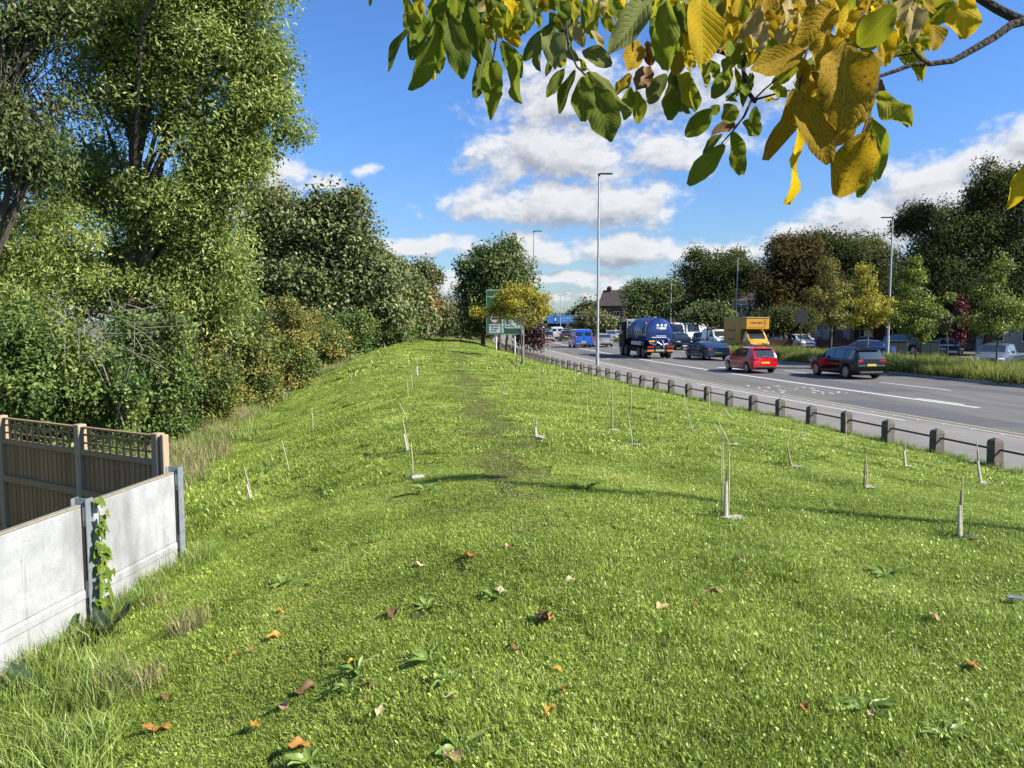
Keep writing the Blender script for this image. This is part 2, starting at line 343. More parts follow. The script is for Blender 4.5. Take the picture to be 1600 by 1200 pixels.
asph = mat('asphalt', (.132,.125,.113), .88, noise=((.088,.084,.076), 1.0, .38, .66), bump=.35, bscale=60, spec=.3, nmap=(1.1,.10,1))
foot = mat('footway_asphalt', (.205,.192,.168), .9, noise=((.155,.146,.13), .6, .35, .7), bump=.25, bscale=70, spec=.25)
kerbm = mat('kerb_stone', (.33,.32,.30), .85, noise=((.24,.23,.21), 3, .35, .7))
white = mat('road_paint', (.50,.50,.48), .75, noise=((.30,.30,.29), 9, .50, .72))
yellow = mat('yellow_road_paint', (.48,.40,.16), .8, noise=((.26,.24,.15), 9, .45, .7))
redas = mat('red_asphalt', (.26,.10,.08), .9, noise=((.18,.09,.075), 2, .35, .7))
flat = lambda z: (lambda X, Z, O: np.full_like(X, z))
ZR = zrange(-30, 400, .8, .02)
footway = tag(link('pavement', grid_mesh('pavement', ZR, [-.9,0,1.7,3.5], lambda X,Z,O: np.where(O < -.5, -.1, .102), foot)), 'pale grey tarmac pavement behind the timber posts', kind='structure')
def kerb_line(name, o0, o1, z1, za, zb, label, step=.915):
    """a row of kerb stones; each stone in the near stretch is a piece of its own"""
    root = tag(link(name, grid_mesh(name, zrange(max(za, 60), zb, .8, .02) if zb > 60 else [za, zb], [o0, o0+.004, o1-.004, o1], lambda X,Z,O: np.where((O < o0+.002)|(O > o1-.002), -.05, z1-.004), kerbm)), label, kind='structure')
    y = za
    me = MB().box((0,0,0), (o1-o0, step-.012, z1+.06), bev=.012).mesh('kerb_stone', kerbm)
    while y < 60:
        o = link('kerb_stone', me, root, (float(XF(y))+(o0+o1)/2, y, (z1-.06)/2)); o.rotation_euler = (0,0,-math.atan(slope(y))); y += step
    return root
kerb_line('kerb', 3.5, 3.65, .112, 12, 400, 'light stone kerb between pavement and bus lane')
road = tag(link('road', grid_mesh('road', ZR, np.linspace(3.6, 22.7, 9), flat(0.0), asph)), 'wide grey asphalt main road with white lane markings', kind='structure')
def marking(name, o, w, za, zb, m=white, z=.004, do=0):
    zs = np.linspace(za, zb, max(2, int((zb-za)/1.2)+1))
    return link(name, grid_mesh(name, zs, [o-w/2, o+w/2], flat(z), m), road)
marking('solid_lane_line', 8.3, .22, 24.5, 160)
marking('edge_line', 4.22, .11, 5, 170)
marking('edge_line', 4.62, .07, 5, 120, yellow); 
y = 14.0
while y < 24: marking('lane_dash', 8.35, .2, y, y+3.0); y += 5.0
y = 14.0
while y < 190: marking('lane_dash', 12.3, .13, y, y+4.2); y += 8.4
y = 66.0
while y < 92: marking('lane_dash', 16.2, .12, y, y+2.0); y += 4.0
marking('turn_arrow', 8.62, .16, 25.5, 27.6); marking('direction_arrow', 10.3, .3, 43.5, 46.2); marking('direction_arrow', 10.3, .9, 46.2, 46.8)
marking('direction_arrow', 13.4, .26, 49, 52)
def lettering(o, za, n, m=white):         # worn broken letters painted in the bus lane
    rr = random.Random(int(za*10)); mb = MB()
    for i in range(n):
        for k in range(rr.randint(3, 5)):
            z0 = za + rr.uniform(0, 1.7); x = float(XF(z0)) + o + (i-n/2)*.62 + rr.uniform(-.1,.3); w, l = rr.uniform(.03,.09), rr.uniform(.10,.45)
            q = .25; mb.add([(x-w,z0,.004),(x+w*rr.uniform(.4,1),z0+l*.1,.004),(x+w,z0+l,.004),(x-w*rr.uniform(.3,1),z0+l*.9,.004)], [(0,1,2,3)])
    return mb.build('worn_lettering', m, road)
lettering(6.3, 29.2, 5); lettering(6.4, 31.5, 4); lettering(6.4, 56.0, 5); lettering(6.4, 80, 5)
marking('bus_lane_surface', 6.3, 3.6, 96, 132, redas, .003)
link('pavement_line', grid_mesh('pavement_line', np.linspace(20.5, 33, 14), [3.0, 3.09], flat(.106), white), footway)
for (o, za, zb, w) in ((5.6,20,27,1.5),(9.8,30,44,1.9),(6.8,60,72,1.6),(13.9,26,33,1.4)):
    marking('resurfaced_patch', o, w, za, zb, mat('asphalt_patch', (.075,.075,.079), .9, noise=((.055,.055,.058), 2, .35, .7), bump=.3, bscale=60), .002)

soil = mat('verge_soil', (.07,.075,.025), .95, noise=((.10,.085,.04), 2, .35, .65))
for (za, zb) in ((-20, 66), (92, 400)):
    tag(link('central_verge', grid_mesh('central_verge', zrange(za, zb, .8, .02), [16.62,16.8,19.6,22.4,22.6], lambda X,Z,O: np.where((O<16.7)|(O>22.5), .06, .13+.03*np.sin(Z*1.1)*np.cos(O*2)), soil)), 'rough planted verge between the carriageways', kind='structure')
    kerb_line('kerb', 16.5, 16.65, .115, max(za, 24), zb, 'dark stone kerb along the planted verge')
tag(link('service_road', grid_mesh('service_road', ZR, [22.5,26,31], flat(.006), asph)), 'side road with parked cars beyond the verge', kind='structure')
tag(link('pavement', grid_mesh('far_pavement', ZR, [31,31.01,34], lambda X,Z,O: np.where(O<31.005, 0, .11), foot)), 'far pavement in front of the houses', kind='structure')
tag(link('garden_ground', grid_mesh('garden_ground', ZR, [34,60,140], flat(.09), soil)), 'shaded garden ground under the big trees', kind='structure')

# ------------------------------------------------------------------ grass (nobody could count it)
def blades(n, size, hmin, hmax, wid, lean=.5, clover=0, seed=0):
    r = np.random.default_rng(seed)
    x, y = r.uniform(-size/2, size/2, n), r.uniform(-size/2, size/2, n)
    az = r.uniform(0, 2*np.pi, n); h = r.uniform(hmin, hmax, n)*(0.6+.4*r.random(n)); w = wid*r.uniform(.6, 1.3, n); ln = np.abs(r.normal(0, lean, n))*h
    dx, dy = np.cos(az), np.sin(az); fa = az + np.pi/2 + r.normal(0, .6, n); px_, py_ = np.cos(fa)*w/2, np.sin(fa)*w/2
    z0 = np.full(n, -.006)
    v = np.stack([np.stack([x-px_, y-py_, z0],-1), np.stack([x+px_, y+py_, z0],-1),
        np.stack([x+dx*ln*.35+px_*.85, y+dy*ln*.35+py_*.85, h*.58],-1), np.stack([x+dx*ln*.35-px_*.85, y+dy*ln*.35-py_*.85, h*.58],-1),
        np.stack([x+dx*ln, y+dy*ln, h],-1)], 1)
    b = np.arange(n)[:,None]*5; f = np.concatenate([b+[0,1,2], b+[0,2,3], b+[3,2,4]], 0)
    t = np.repeat(np.clip(r.normal(.42, .22, n), 0, 1), 5)
    V = v.reshape(-1, 3)
    if clover:
        m = clover; cx, cy, cz = r.uniform(-size/2,size/2,m), r.uniform(-size/2,size/2,m), r.uniform(hmin*.3, hmax*.75, m)
        s = wid*r.uniform(.7, 2.1, m); a = r.uniform(0, 2*np.pi, m); tx, ty = r.normal(0,.55,m), r.normal(0,.55,m)
        vs = []
        for (u, q) in ((-1.3,0),(0,.75),(1.3,0),(0,-.75)):
            X_, Y_ = (u*np.cos(a)-q*np.sin(a))*s, (u*np.sin(a)+q*np.cos(a))*s; vs.append(np.stack([cx+X_, cy+Y_, cz+X_*tx+Y_*ty], -1))
        v2 = np.stack(vs, 1).reshape(-1, 3); b2 = len(V)+np.arange(m)[:,None]*4
        f = np.concatenate([f, b2+[0,1,2], b2+[0,2,3]], 0); V = np.concatenate([V, v2]); t = np.concatenate([t, np.repeat(np.clip(r.normal(.40,.22,m),0,.74), 4)])
    return V, f, t
def patch_set(cname, k, m, **kw):
    c = bpy.data.collections.new(cname)
    for i in range(k):
        V, f, t = blades(seed=hash(cname) % 1000 + i*17 if False else sum(map(ord, cname)) + i*17, **kw)
        c.objects.link(bpy.data.objects.new('%s_%02d' % (cname, i), np_mesh(cname, V, f, t, [m])))
    return c
def scatter(name, coll, k, pts, rot, scl, label, idx=None):
    me = bpy.data.meshes.new(name); n = len(pts); me.vertices.add(n); me.vertices.foreach_set('co', np.asarray(pts, np.float32).ravel())
    a = me.attributes.new('rot', 'FLOAT_VECTOR', 'POINT'); a.data.foreach_set('vector', np.asarray(rot, np.float32).ravel())
    a = me.attributes.new('scl', 'FLOAT_VECTOR', 'POINT'); a.data.foreach_set('vector', np.asarray(scl, np.float32).ravel())
    a = me.attributes.new('idx', 'INT', 'POINT'); a.data.foreach_set('value', np.asarray(RNG.integers(0, k, n) if idx is None else idx, np.int32))
    o = link(name, me)
    ng = bpy.data.node_groups.new(name+'_nodes', 'GeometryNodeTree')
    ng.interface.new_socket('Geometry', in_out='INPUT', socket_type='NodeSocketGeometry'); ng.interface.new_socket('Geometry', in_out='OUTPUT', socket_type='NodeSocketGeometry')
    gi = ng.nodes.new('NodeGroupInput'); go = ng.nodes.new('NodeGroupOutput'); ip = ng.nodes.new('GeometryNodeInstanceOnPoints'); ci = ng.nodes.new('GeometryNodeCollectionInfo')
    ci.inputs['Collection'].default_value = coll; ci.inputs['Separate Children'].default_value = True; ci.inputs['Reset Children'].default_value = True
    L = ng.links.new; L(gi.outputs[0], ip.inputs['Points']); L(ci.outputs[0], ip.inputs['Instance']); ip.inputs['Pick Instance'].default_value = True
    def attr(nm, ty):
        a = ng.nodes.new('GeometryNodeInputNamedAttribute'); a.data_type = ty; a.inputs['Name'].default_value = nm
        return [s for s in a.outputs if s.enabled and s.name == 'Attribute'][0]
    er = ng.nodes.new('FunctionNodeEulerToRotation'); L(attr('rot', 'FLOAT_VECTOR'), er.inputs[0]); L(er.outputs[0], ip.inputs['Rotation'])
    L(attr('scl', 'FLOAT_VECTOR'), ip.inputs['Scale']); L(attr('idx', 'INT'), ip.inputs['Instance Index']); L(ip.outputs[0], go.inputs[0])
    mod = o.modifiers.new('grass', 'NODES'); mod.node_group = ng
    return tag(o, label, kind='stuff')
def ground_rot(x, y):
    e = .15; gx = (H(x+e, y)-H(x-e, y))/(2*e); gy = (H(x, y+e)-H(x, y-e))/(2*e); n = len(x); yaw = RNG.uniform(0, 2*np.pi, n)
    # rotate yaw about z, then tilt to the slope
    out = np.zeros((n, 3))
    for i in range(n):
        nrm = Vector((-gx[i], -gy[i], 1)).normalized(); q = Vector((0,0,1)).rotation_difference(nrm)
        out[i] = (q.to_matrix() @ Matrix.Rotation(yaw[i], 3, 'Z')).to_euler()
    return out
GREEN = [(0,(.058,.084,.012)),(.3,(.112,.156,.022)),(.6,(.178,.224,.035)),(.82,(.26,.29,.068)),(1,(.38,.34,.15))]
gm = leaf_mat('grass_blade', GREEN, .35, .45, per_object=False, gloss=.4, patch=(1.1, 1.0), gain=1.98)
gm_trod = leaf_mat('trodden_grass', [(0,(.050,.056,.014)),(.5,(.085,.100,.022)),(1,(.16,.15,.05))], .3, .6, gain=2.6)
gm_far = gm
NEAR = patch_set('lawn_near', 6, gm, n=2300, size=.40, hmin=.012, hmax=.045, wid=.0034, lean=.85, clover=420)
MID = patch_set('lawn_mid', 5, gm, n=2400, size=.80, hmin=.015, hmax=.050, wid=.0070, lean=.85, clover=420)
FAR = patch_set('lawn_far', 4, gm, n=2500, size=1.6, hmin=.02, hmax=.065, wid=.016, lean=.8, clover=400)
TROD = patch_set('trodden', 4, gm_trod, n=1800, size=.46, hmin=.006, hmax=.024, wid=.0055, lean=1.0, clover=120)
def lawn_points(z0, z1, step, dmax_f):
    zs = np.arange(z0, z1, step); P_ = []
    for z in zs:
        xf = float(XF(z)); half = (z+1.0)*.72 + 2.4
        x0, x1 = max(xf-dmax_f(z), -half), min(xf-.05-step*.3, half)
        if x1 <= x0: continue
        xs = np.arange(x0, x1, step); P_.append(np.stack([xs + RNG.uniform(-.4,.4,len(xs))*step, z + RNG.uniform(-.4,.4,len(xs))*step], -1))
    return np.concatenate(P_)
dm = lambda z: 15.0 if z < 34 else 13.2
def lawn_grass(name, coll, k, z0, z1, step, label, path=False):
    p = lawn_points(z0, z1, step, dm); x, y = p[:,0], p[:,1]
    wear = wear_at(x, y) + RNG.normal(0, .05, len(x))
    keep = (wear > .10 + .15*RNG.random(len(x))) if path else RNG.random(len(x)) > np.clip((wear-.25)/.25, 0, 1)*np.interp(y, [5.5,8], [.55,.95])
    # keep clear of the concrete wall's far side
    keep &= ~((x < -3.42) & (y < 7.55)) & ~((x < -3.45-(y-7.6)*1.75) & (y < 9.6) & (y > 7.5))
    wear = np.clip(wear, 0, 1); x, y, wear = x[keep], y[keep], wear[keep]
    s = 1.0 + .26*np.sin(x*1.1+.7*np.sin(y*.7)) + .2*np.sin(x*3.7+y*2.9+np.sin(y*3)) + RNG.normal(0, .18, len(x)); hs = s*(1 if path else np.clip(1-.6*wear, .3, 1))
    # longer towards the foot of the left bank
    d = XF(y)-x; hs = hs*(1+1.1*_sm((d-11.9)/1.6)*(y < 13))
    scatter(name, coll, k, np.stack([x, y, H(x, y)], -1), ground_rot(x, y), np.stack([np.ones_like(s), np.ones_like(s), np.clip(hs, .3, 3)], -1), label)
lawn_grass('grass', NEAR, 6, .4, 9.5, .27, 'short mown grass in the foreground')
lawn_grass('grass', TROD, 4, 4.5, 60, .30, 'trodden short grass along the worn path', True)
lawn_grass('grass', MID, 5, 9.0, 27, .55, 'short mown grass on the middle of the bank')
lawn_grass('grass', FAR, 4, 26, 98, 1.1, 'short mown grass on the far ridge')

# taller tufts: by the wall foot, along the hedge and on the central verge
def clump_set(cname, k, m, n, rad, h0, h1, wid, lean, heads=0):
    c = bpy.data.collections.new(cname)
    for i in range(k):
        r = np.random.default_rng(sum(map(ord, cname))+i); V, f, t = blades(n, rad*2, h0, h1, wid, lean, seed=i+50)
        c.objects.link(bpy.data.objects.new('%s_%02d' % (cname, i), np_mesh(cname, V, f, t, [m])))
    return c
long_m = leaf_mat('long_grass', [(0,(.055,.080,.014)),(.4,(.105,.145,.026)),(.75,(.15,.21,.05)),(1,(.33,.29,.14))], .35, .45, patch=(1.2,.6), gain=2.0)
dry_m = leaf_mat('dry_grass', [(0,(.16,.14,.06)),(.4,(.30,.25,.12)),(1,(.46,.39,.23))], .25, .6)
verge_m = leaf_mat('verge_plants', [(0,(.05,.07,.012)),(.4,(.115,.135,.024)),(.75,(.19,.19,.045)),(1,(.30,.26,.10))], .4, .6, patch=(.5,.8), gain=1.7)
LONG = clump_set('long_tuft', 5, long_m, 75, .14, .14, .36, .0075, .75)
DRY = clump_set('dry_tuft', 4, dry_m, 90, .24, .22, .62, .010, .55)
DRYG = clump_set('dry_green_tuft', 3, long_m, 80, .25, .15, .42, .012, .6)
VERGE = clump_set('verge_tuft', 6, verge_m, 170, .40, .18, .78, .028, .55)
def tufts(name, coll, k, xy, label, smin=.7, smax=1.2, hfun=None):
    xy = np.asarray(xy); x, y = xy[:,0], xy[:,1]; z = H(x, y) if hfun is None else hfun(x, y)
    n = len(x); s = RNG.uniform(smin, smax, n); rot = np.stack([RNG.normal(0,.08,n), RNG.normal(0,.08,n), RNG.uniform(0,6.28,n)], -1)
    scatter(name, coll, k, np.stack([x,y,z], -1), rot, np.stack([s,s,s*RNG.uniform(.75,1.15,n)], -1), label)
WALL_A, WALL_B = (-3.34, 7.5), (-3.72, 4.2)
pts = []
for i in range(230):
    y = RNG.uniform(3.4, 7.7); xw = np.interp(y, [4.2, 7.5], [WALL_B[0], WALL_A[0]]); wmax = 1.25 if y < 5.3 else .55
    pts.append((xw + .06 + abs(RNG.normal(0, .33))*wmax, y))
tufts('long_grass', LONG, 5, pts, 'long unmown grass along the foot of the white wall', .35, .95)
pts = [(RNG.uniform(-3.45,-1.9), RNG.uniform(3.3,5.1)) for i in range(150)]
pts = [p for p in pts if p[0] < -2.05-.42*(p[1]-3.6)+RNG.normal(0,.12)]
tufts('long_grass', LONG, 5, pts, 'rank long grass in the corner below the white wall', .45, .95)
tufts('dry_grass', DRY, 4, [(RNG.uniform(-3.4,-2.2), RNG.uniform(4.2,6.4)) for i in range(9)], 'thin dead stalks among the grass below the white wall', .3, .55)
pts = []
for i in range(520):
    y = RNG.uniform(3, 30)**1.0; x = RNG.uniform(-10, 9)
    d = float(XF(y))-x
    if .5 < d < 15 and random.random() < (.15 + .85*(d > 12.2)): pts.append((x, y))
tufts('long_grass', LONG, 5, pts, 'scattered longer tufts in the lawn', .3, .65)
pts, pts2 = [], []
for i in range(1500):
    y = RNG.uniform(9.5, 75); dd = (15.2 if y < 34 else 13.4 - (y-34)*.03) + RNG.normal(0, .45); dd = max(dd, 14.0 if y < 34 else 12.0)
    x = float(XF(y)) - dd; 
    if y < 11.5 and x < -3.6-(y-7.6)*1.7: continue
    (pts if RNG.random() < .55 else pts2).append((x, y))
tufts('dry_grass', DRY, 4, pts, 'pale dry grass fringe at the foot of the hedge', .45, 1.0)
tufts('long_grass', DRYG, 3, pts2, 'uncut green grass fringe at the foot of the hedge', .6, 1.2)
pts = [(float(XF(y))+o, y) for y, o in zip(RNG.uniform(24, 66, 2300), RNG.uniform(16.8, 22.3, 2300))] + [(float(XF(y))+o, y) for y, o in zip(RNG.uniform(92, 170, 900), RNG.uniform(16.9, 22.3, 900))]
tufts('verge_plants', VERGE, 6, pts, 'tall unmown grass and wild plants filling the central verge', .55, 1.25, lambda x, y: np.full_like(x, .12))
pts = [(float(XF(y)) - RNG.uniform(.02, .5), y) for y in RNG.uniform(11, 50, 500)]
tufts('long_grass', LONG, 5, pts, 'unmown grass along the row of timber posts', .25, .6)
# ------------------------------------------------------------------ trees and shrubs
BARK = mat('bark', (.085,.07,.05), .95, noise=((.045,.037,.028), 4, .35, .65), bump=.8, bscale=18)
BARK_PALE = mat('pale_bark', (.22,.20,.16), .9, noise=((.12,.10,.08), 5, .35, .65), bump=.5, bscale=25)
def leaf_cloud(centers, outward, size, aspect, rng, droop=.3, spread=.8, tintv=None):
    n = len(centers)
    nrm = outward*.55 + np.array([0,0,.55]) + rng.normal(0, spread, (n,3)); nrm /= np.linalg.norm(nrm, axis=1)[:,None]
    t = rng.normal(0, 1, (n,3)) + outward*.5 + np.array([0,0,-droop*2]); t -= nrm*np.sum(t*nrm, 1)[:,None]; t /= np.linalg.norm(t, axis=1)[:,None]
    b = np.cross(nrm, t); L_ = size*rng.uniform(.65, 1.3, n)[:,None]; W_ = L_*aspect*rng.uniform(.8,1.2,n)[:,None]
    V = np.stack([centers - t*L_*.5, centers + b*W_*.5 + nrm*W_*.18 - t*L_*.06, centers + t*L_*.5 - nrm*L_*.08, centers - b*W_*.5 + nrm*W_*.18 - t*L_*.06], 1).reshape(-1,3)
    k = np.arange(n)[:,None]*4; f = np.concatenate([k+[0,1,2], k+[0,2,3]], 0)
    tv = np.repeat(np.clip(tintv if tintv is not None else rng.normal(.5,.2,n), 0, 1), 4)
    return V, f, tv
def make_tree(name, label, cat, base, lobes, m_leaf, n_clump, per, leaf, aspect=.42, clump=.45, droop=.3, bark=None, trunk_r=.16, fork=.35, group=None, seed=1, limbs=True, shell=.5, flat_=.7, stems=None, twig=.5, zmin=None, rag=0):
    """lobes: list of (x, y, z, rx, ry, rz, weight) in world units; clumps of leaves fill them, limbs run out to them"""
    rng = np.random.default_rng(seed); bark = bark or BARK; base = Vector(base); root = empty(name, base, 0, label, cat, group)
    if rag:
        rg_ = random.Random(seed+5); lobes = list(lobes); L0 = list(lobes)
        for k in range(rag):
            b_ = rg_.choice(L0); a_ = rg_.uniform(-.5, 3.64); e_ = rg_.uniform(-1,1); q = rg_.uniform(.95,1.35); lobes.append((b_[0]+math.cos(a_)*b_[3]*q, b_[1]+e_*b_[4], b_[2]+math.sin(a_)*b_[5]*q, b_[3]*rg_.uniform(.15,.35), b_[4]*rg_.uniform(.15,.35), b_[5]*rg_.uniform(.15,.35), 1.3))
    lb = np.array([(l[0]-base.x, l[1]-base.y, l[2]-base.z, l[3], l[4], l[5], (l[6] if len(l) > 6 else 1)*l[3]*l[5]**.5) for l in lobes])
    wts = lb[:,6]/lb[:,6].sum(); pick = rng.choice(len(lb), n_clump, p=wts)
    dirs = rng.normal(0,1,(n_clump,3)); dirs /= np.linalg.norm(dirs, axis=1)[:,None]; rad = rng.random(n_clump)**shell
    cc = lb[pick,:3] + dirs*lb[pick,3:6]*rad[:,None]
    if zmin is not None: cc[:,2] = np.maximum(cc[:,2], zmin + rng.random(n_clump)*.3)
    ccz = cc; csz = clump*rng.uniform(.6, 1.35, n_clump); ct = rng.normal(0, .16, n_clump)
    idx = np.repeat(np.arange(n_clump), per); off = rng.normal(0, 1, (len(idx),3))*np.array([1,1,flat_]); nn = np.linalg.norm(off, axis=1)[:,None]; off = off/np.maximum(nn,.01)*np.minimum(nn, 1.55)
    off[:,2] -= droop*.5*(off[:,0]**2+off[:,1]**2)
    pos = cc[idx] + off*csz[idx][:,None]*.55
    mid = lb[:,:3].mean(0); outw = pos - lb[pick][idx][:,:3]*.7 - mid*.3; outw /= np.linalg.norm(outw, axis=1)[:,None]+1e-6
    V, f, tv = leaf_cloud(pos, outw, leaf, aspect, rng, droop, tintv=.45 + ct[idx] + rng.normal(0,.13,len(idx)))
    link('crown', np_mesh('crown', V, f, tv, [m_leaf]), root)
    mb = MB(); r_ = random.Random(seed)
    top = Vector(lb[np.argmax(lb[:,2]),:3]); ctr = Vector(mid)
    for sx, sy, lean in (stems or [(0,0,0)]):
        zt = min(max(lb[:,2].max()*.8, .5), top.z); npt = 7; pts, rr = [], []
        for i in range(npt):
            t = i/(npt-1); pts.append(Vector((sx + ctr.x*t*t*.8 + lean*t + r_.uniform(-.06,.06)*zt*.12*(i>0), sy + ctr.y*t*t*.8 + r_.uniform(-.06,.06)*zt*.12*(i>0), zt*t - .08*(i==0)))); rr.append(trunk_r*(1.25 if i == 0 else 1-.80*t))
        mb.tube(pts, rr, 8 if trunk_r > .05 else 6)
        if limbs:
            for l in lb:
                c_ = Vector(l[:3]); t = min(max(fork, (c_.z/zt)*.55), .9); k = int(t*(npt-1)); st = pts[k].lerp(pts[min(k+1,npt-1)], t*(npt-1)-k)
                m1 = st.lerp(c_, .45) + Vector((r_.uniform(-.1,.1), r_.uniform(-.1,.1), r_.uniform(-.02,.12)))*(c_-st).length
                r0 = trunk_r*(.30 + .22*r_.random())*(1-.5*t); mb.tube([st, st.lerp(m1,.5)+Vector((0,0,.02*l[3])), m1, c_], [r0, r0*.8, r0*.6, r0*.25], 6)
                near = np.argsort(np.linalg.norm(cc - l[:3], axis=1))[:int(n_clump/len(lb)*twig)+1]
                for j in near:
                    q = Vector(cc[j]); s0 = m1.lerp(c_, r_.uniform(.1,1.)); mdl = s0.lerp(q,.5)+Vector((r_.uniform(-.1,.1),r_.uniform(-.1,.1),r_.uniform(-.03,.1)))*(q-s0).length
                    mb.tube([s0, mdl, q], [r0*.28, r0*.2, r0*.08], 4, caps=False)
    mb.build('trunk', bark, root, smooth=True)
    return root
def lobes_px(lst, Z, depth=.85):
    """(px, py, half width px, half height px[, depth offset m, weight]) at distance Z"""
    out = []
    for l in lst:
        dz = l[4] if len(l) > 4 else 0; w = l[5] if len(l) > 5 else 1; c = P(l[0], l[1], Z+dz); k = (Z+dz)/F
        out.append((c.x, c.y, c.z, l[2]*k, l[2]*k*depth, l[3]*k, w))
    return out
def gz(x, y): return float(H(x, y)) if float(XF(y))-x > 0 else .1

ash = leaf_mat('ash_leaves', [(0,(.026,.040,.010)),(.35,(.066,.086,.020)),(.65,(.112,.132,.036)),(1,(.19,.20,.07))], .5, .45, gloss=.4, gain=3.3, patch=(.5,.5))
ash2 = leaf_mat('dusty_leaves', [(0,(.020,.035,.010)),(.4,(.055,.08,.022)),(.7,(.10,.12,.04)),(1,(.16,.15,.06))], .42, .5, gain=2.0)
bram = leaf_mat('bramble_leaves', [(0,(.022,.038,.008)),(.35,(.062,.088,.018)),(.6,(.115,.125,.026)),(.85,(.19,.155,.035)),(1,(.22,.12,.04))], .3, .5, gain=1.75, patch=(.55,.9))
bram_g = leaf_mat('hedge_leaves', [(0,(.020,.040,.008)),(.4,(.055,.090,.018)),(.75,(.105,.135,.030)),(1,(.17,.16,.04))], .3, .5, gain=1.75, patch=(.55,.9))
maple = leaf_mat('field_tree_leaves', [(0,(.022,.034,.012)),(.35,(.062,.076,.026)),(.6,(.098,.112,.038)),(.85,(.135,.140,.048)),(1,(.17,.125,.045))], .28, .55, gain=2.1, patch=(.25,.6))
dark = leaf_mat('dark_leaves', [(0,(.014,.018,.006)),(.5,(.034,.040,.013)),(.8,(.06,.062,.02)),(1,(.085,.075,.026))], .42, .8, gain=2.6, gloss=.08)
copper = leaf_mat('copper_leaves', [(0,(.020,.020,.008)),(.4,(.048,.042,.014)),(.75,(.085,.056,.020)),(1,(.070,.074,.025))], .38, .8, gain=1.8, gloss=.1)
goldm = leaf_mat('golden_leaves', [(0,(.085,.085,.010)),(.4,(.17,.16,.016)),(.75,(.26,.225,.026)),(1,(.32,.21,.035))], .35, .5, gain=1.9)
limem = leaf_mat('lime_leaves', [(0,(.06,.09,.014)),(.4,(.115,.155,.024)),(.75,(.18,.21,.035)),(1,(.28,.24,.04))], .35, .5, gain=1.35)
orangem = leaf_mat('orange_leaves', [(0,(.10,.04,.015)),(.5,(.22,.085,.03)),(1,(.28,.15,.05))], .3, .5, gain=1.3)
purplem = leaf_mat('purple_leaves', [(0,(.022,.012,.014)),(.5,(.06,.028,.03)),(1,(.12,.06,.05))], .25, .5)
redm = leaf_mat('wine_red_leaves', [(0,(.05,.006,.010)),(.5,(.12,.012,.022)),(1,(.2,.03,.04))], .3, .45)
pale = leaf_mat('pale_green_leaves', [(0,(.06,.075,.025)),(.5,(.135,.145,.05)),(1,(.24,.21,.09))], .3, .5, gain=1.2)

# the big ash at the left
Zt = 19.5
big = lobes_px([(300,70,105,85),(385,60,52,58),(392,150,50,48),(340,215,80,62),(225,20,105,80),(200,120,85,85),(335,300,58,50),(268,330,85,62),(140,280,85,70,1),(70,385,95,75,-1),(335,385,48,58),(292,455,68,70),(150,450,80,62,0),(25,250,60,70,1,.5),(95,45,55,50,1,.45),
  (428,158,20,16),(418,105,24,22),(385,262,26,20),(372,222,34,26),(200,-90,190,80),(380,-40,70,70),(-120,80,120,150),(-120,330,120,120),(40,-120,150,80),(310,-120,120,90),(255,400,70,50,1),(350,470,40,50),(20,480,70,60,-2)], Zt)
make_tree('ash_tree', 'huge leafy green tree towering over the wooden fence', 'tree', (P(205,560,Zt).x, Zt, gz(P(205,560,Zt).x, Zt)), big, ash, 2500, 100, .125, .38, .58, .18, trunk_r=.22, fork=.3, rag=16, seed=3, shell=.42, twig=.22)
Zl = 17.0
make_tree('bare_limbed_tree', 'dark-trunked tree with bare limbs at the photo\'s left border', 'tree', (P(-30,560,Zl).x, Zl, 0), lobes_px([(20,60,45,50,0,.6),(60,20,55,45,0,.5),(110,10,40,35,0,.4),(-60,120,90,110),(10,190,45,50,0,.7),(95,165,45,40,1,.45),(60,240,45,40,0,.6),(-90,320,80,100),(-60,-80,140,80)], Zl), ash2, 700, 56, .13, .38, .6, .5, trunk_r=.30, fork=.35, seed=9, twig=.9)
# shrubs of the overgrown hedge, near to far
shr = [('dense green bramble shrub behind the trellis fence, nearest of the hedge', 14.0, [(20,590,70,60),(70,610,60,48),(-20,560,70,80),(50,530,50,40)], bram_g, 260),
 ('rounded green shrub whose top stands over the fence\'s middle post', 14.6, [(135,600,62,62),(165,625,45,42),(120,560,40,36),(185,650,30,26)], bram_g, 230),
 ('shady green shrub in the dark hollow under the big tree', 17.5, [(228,630,44,40),(255,560,50,60),(262,610,40,50),(215,520,36,40)], bram_g, 200),
 ('yellowing bramble shrub between the dark hollow and the dry grass', 19.5, [(305,560,50,70),(318,610,44,44),(290,520,40,40),(345,600,30,40)], bram, 260),
 ('tall yellow-olive shrub in the middle of the hedge', 23.5, [(375,520,48,58),(395,560,42,44),(360,575,40,45),(405,590,24,25)], bram, 260),
 ('olive green shrub below the left edge of the spreading tree', 29.5, [(435,520,44,40),(455,550,38,32),(420,545,36,36),(472,572,20,12)], bram, 230),
 ('low grey-green shrub further along the hedge', 38.0, [(495,525,40,26),(515,542,30,18),(475,540,26,20)], bram, 190),
 ('low dark shrub where the hedge nears the ridge', 48.0, [(545,515,38,22),(565,528,26,12),(525,528,24,14)], bram_g, 160),
 ('lowest dark shrub at the hedge end below the orange tree', 58.0, [(590,512,36,18),(625,515,30,14)], bram_g, 140)]
rs = random.Random(77)
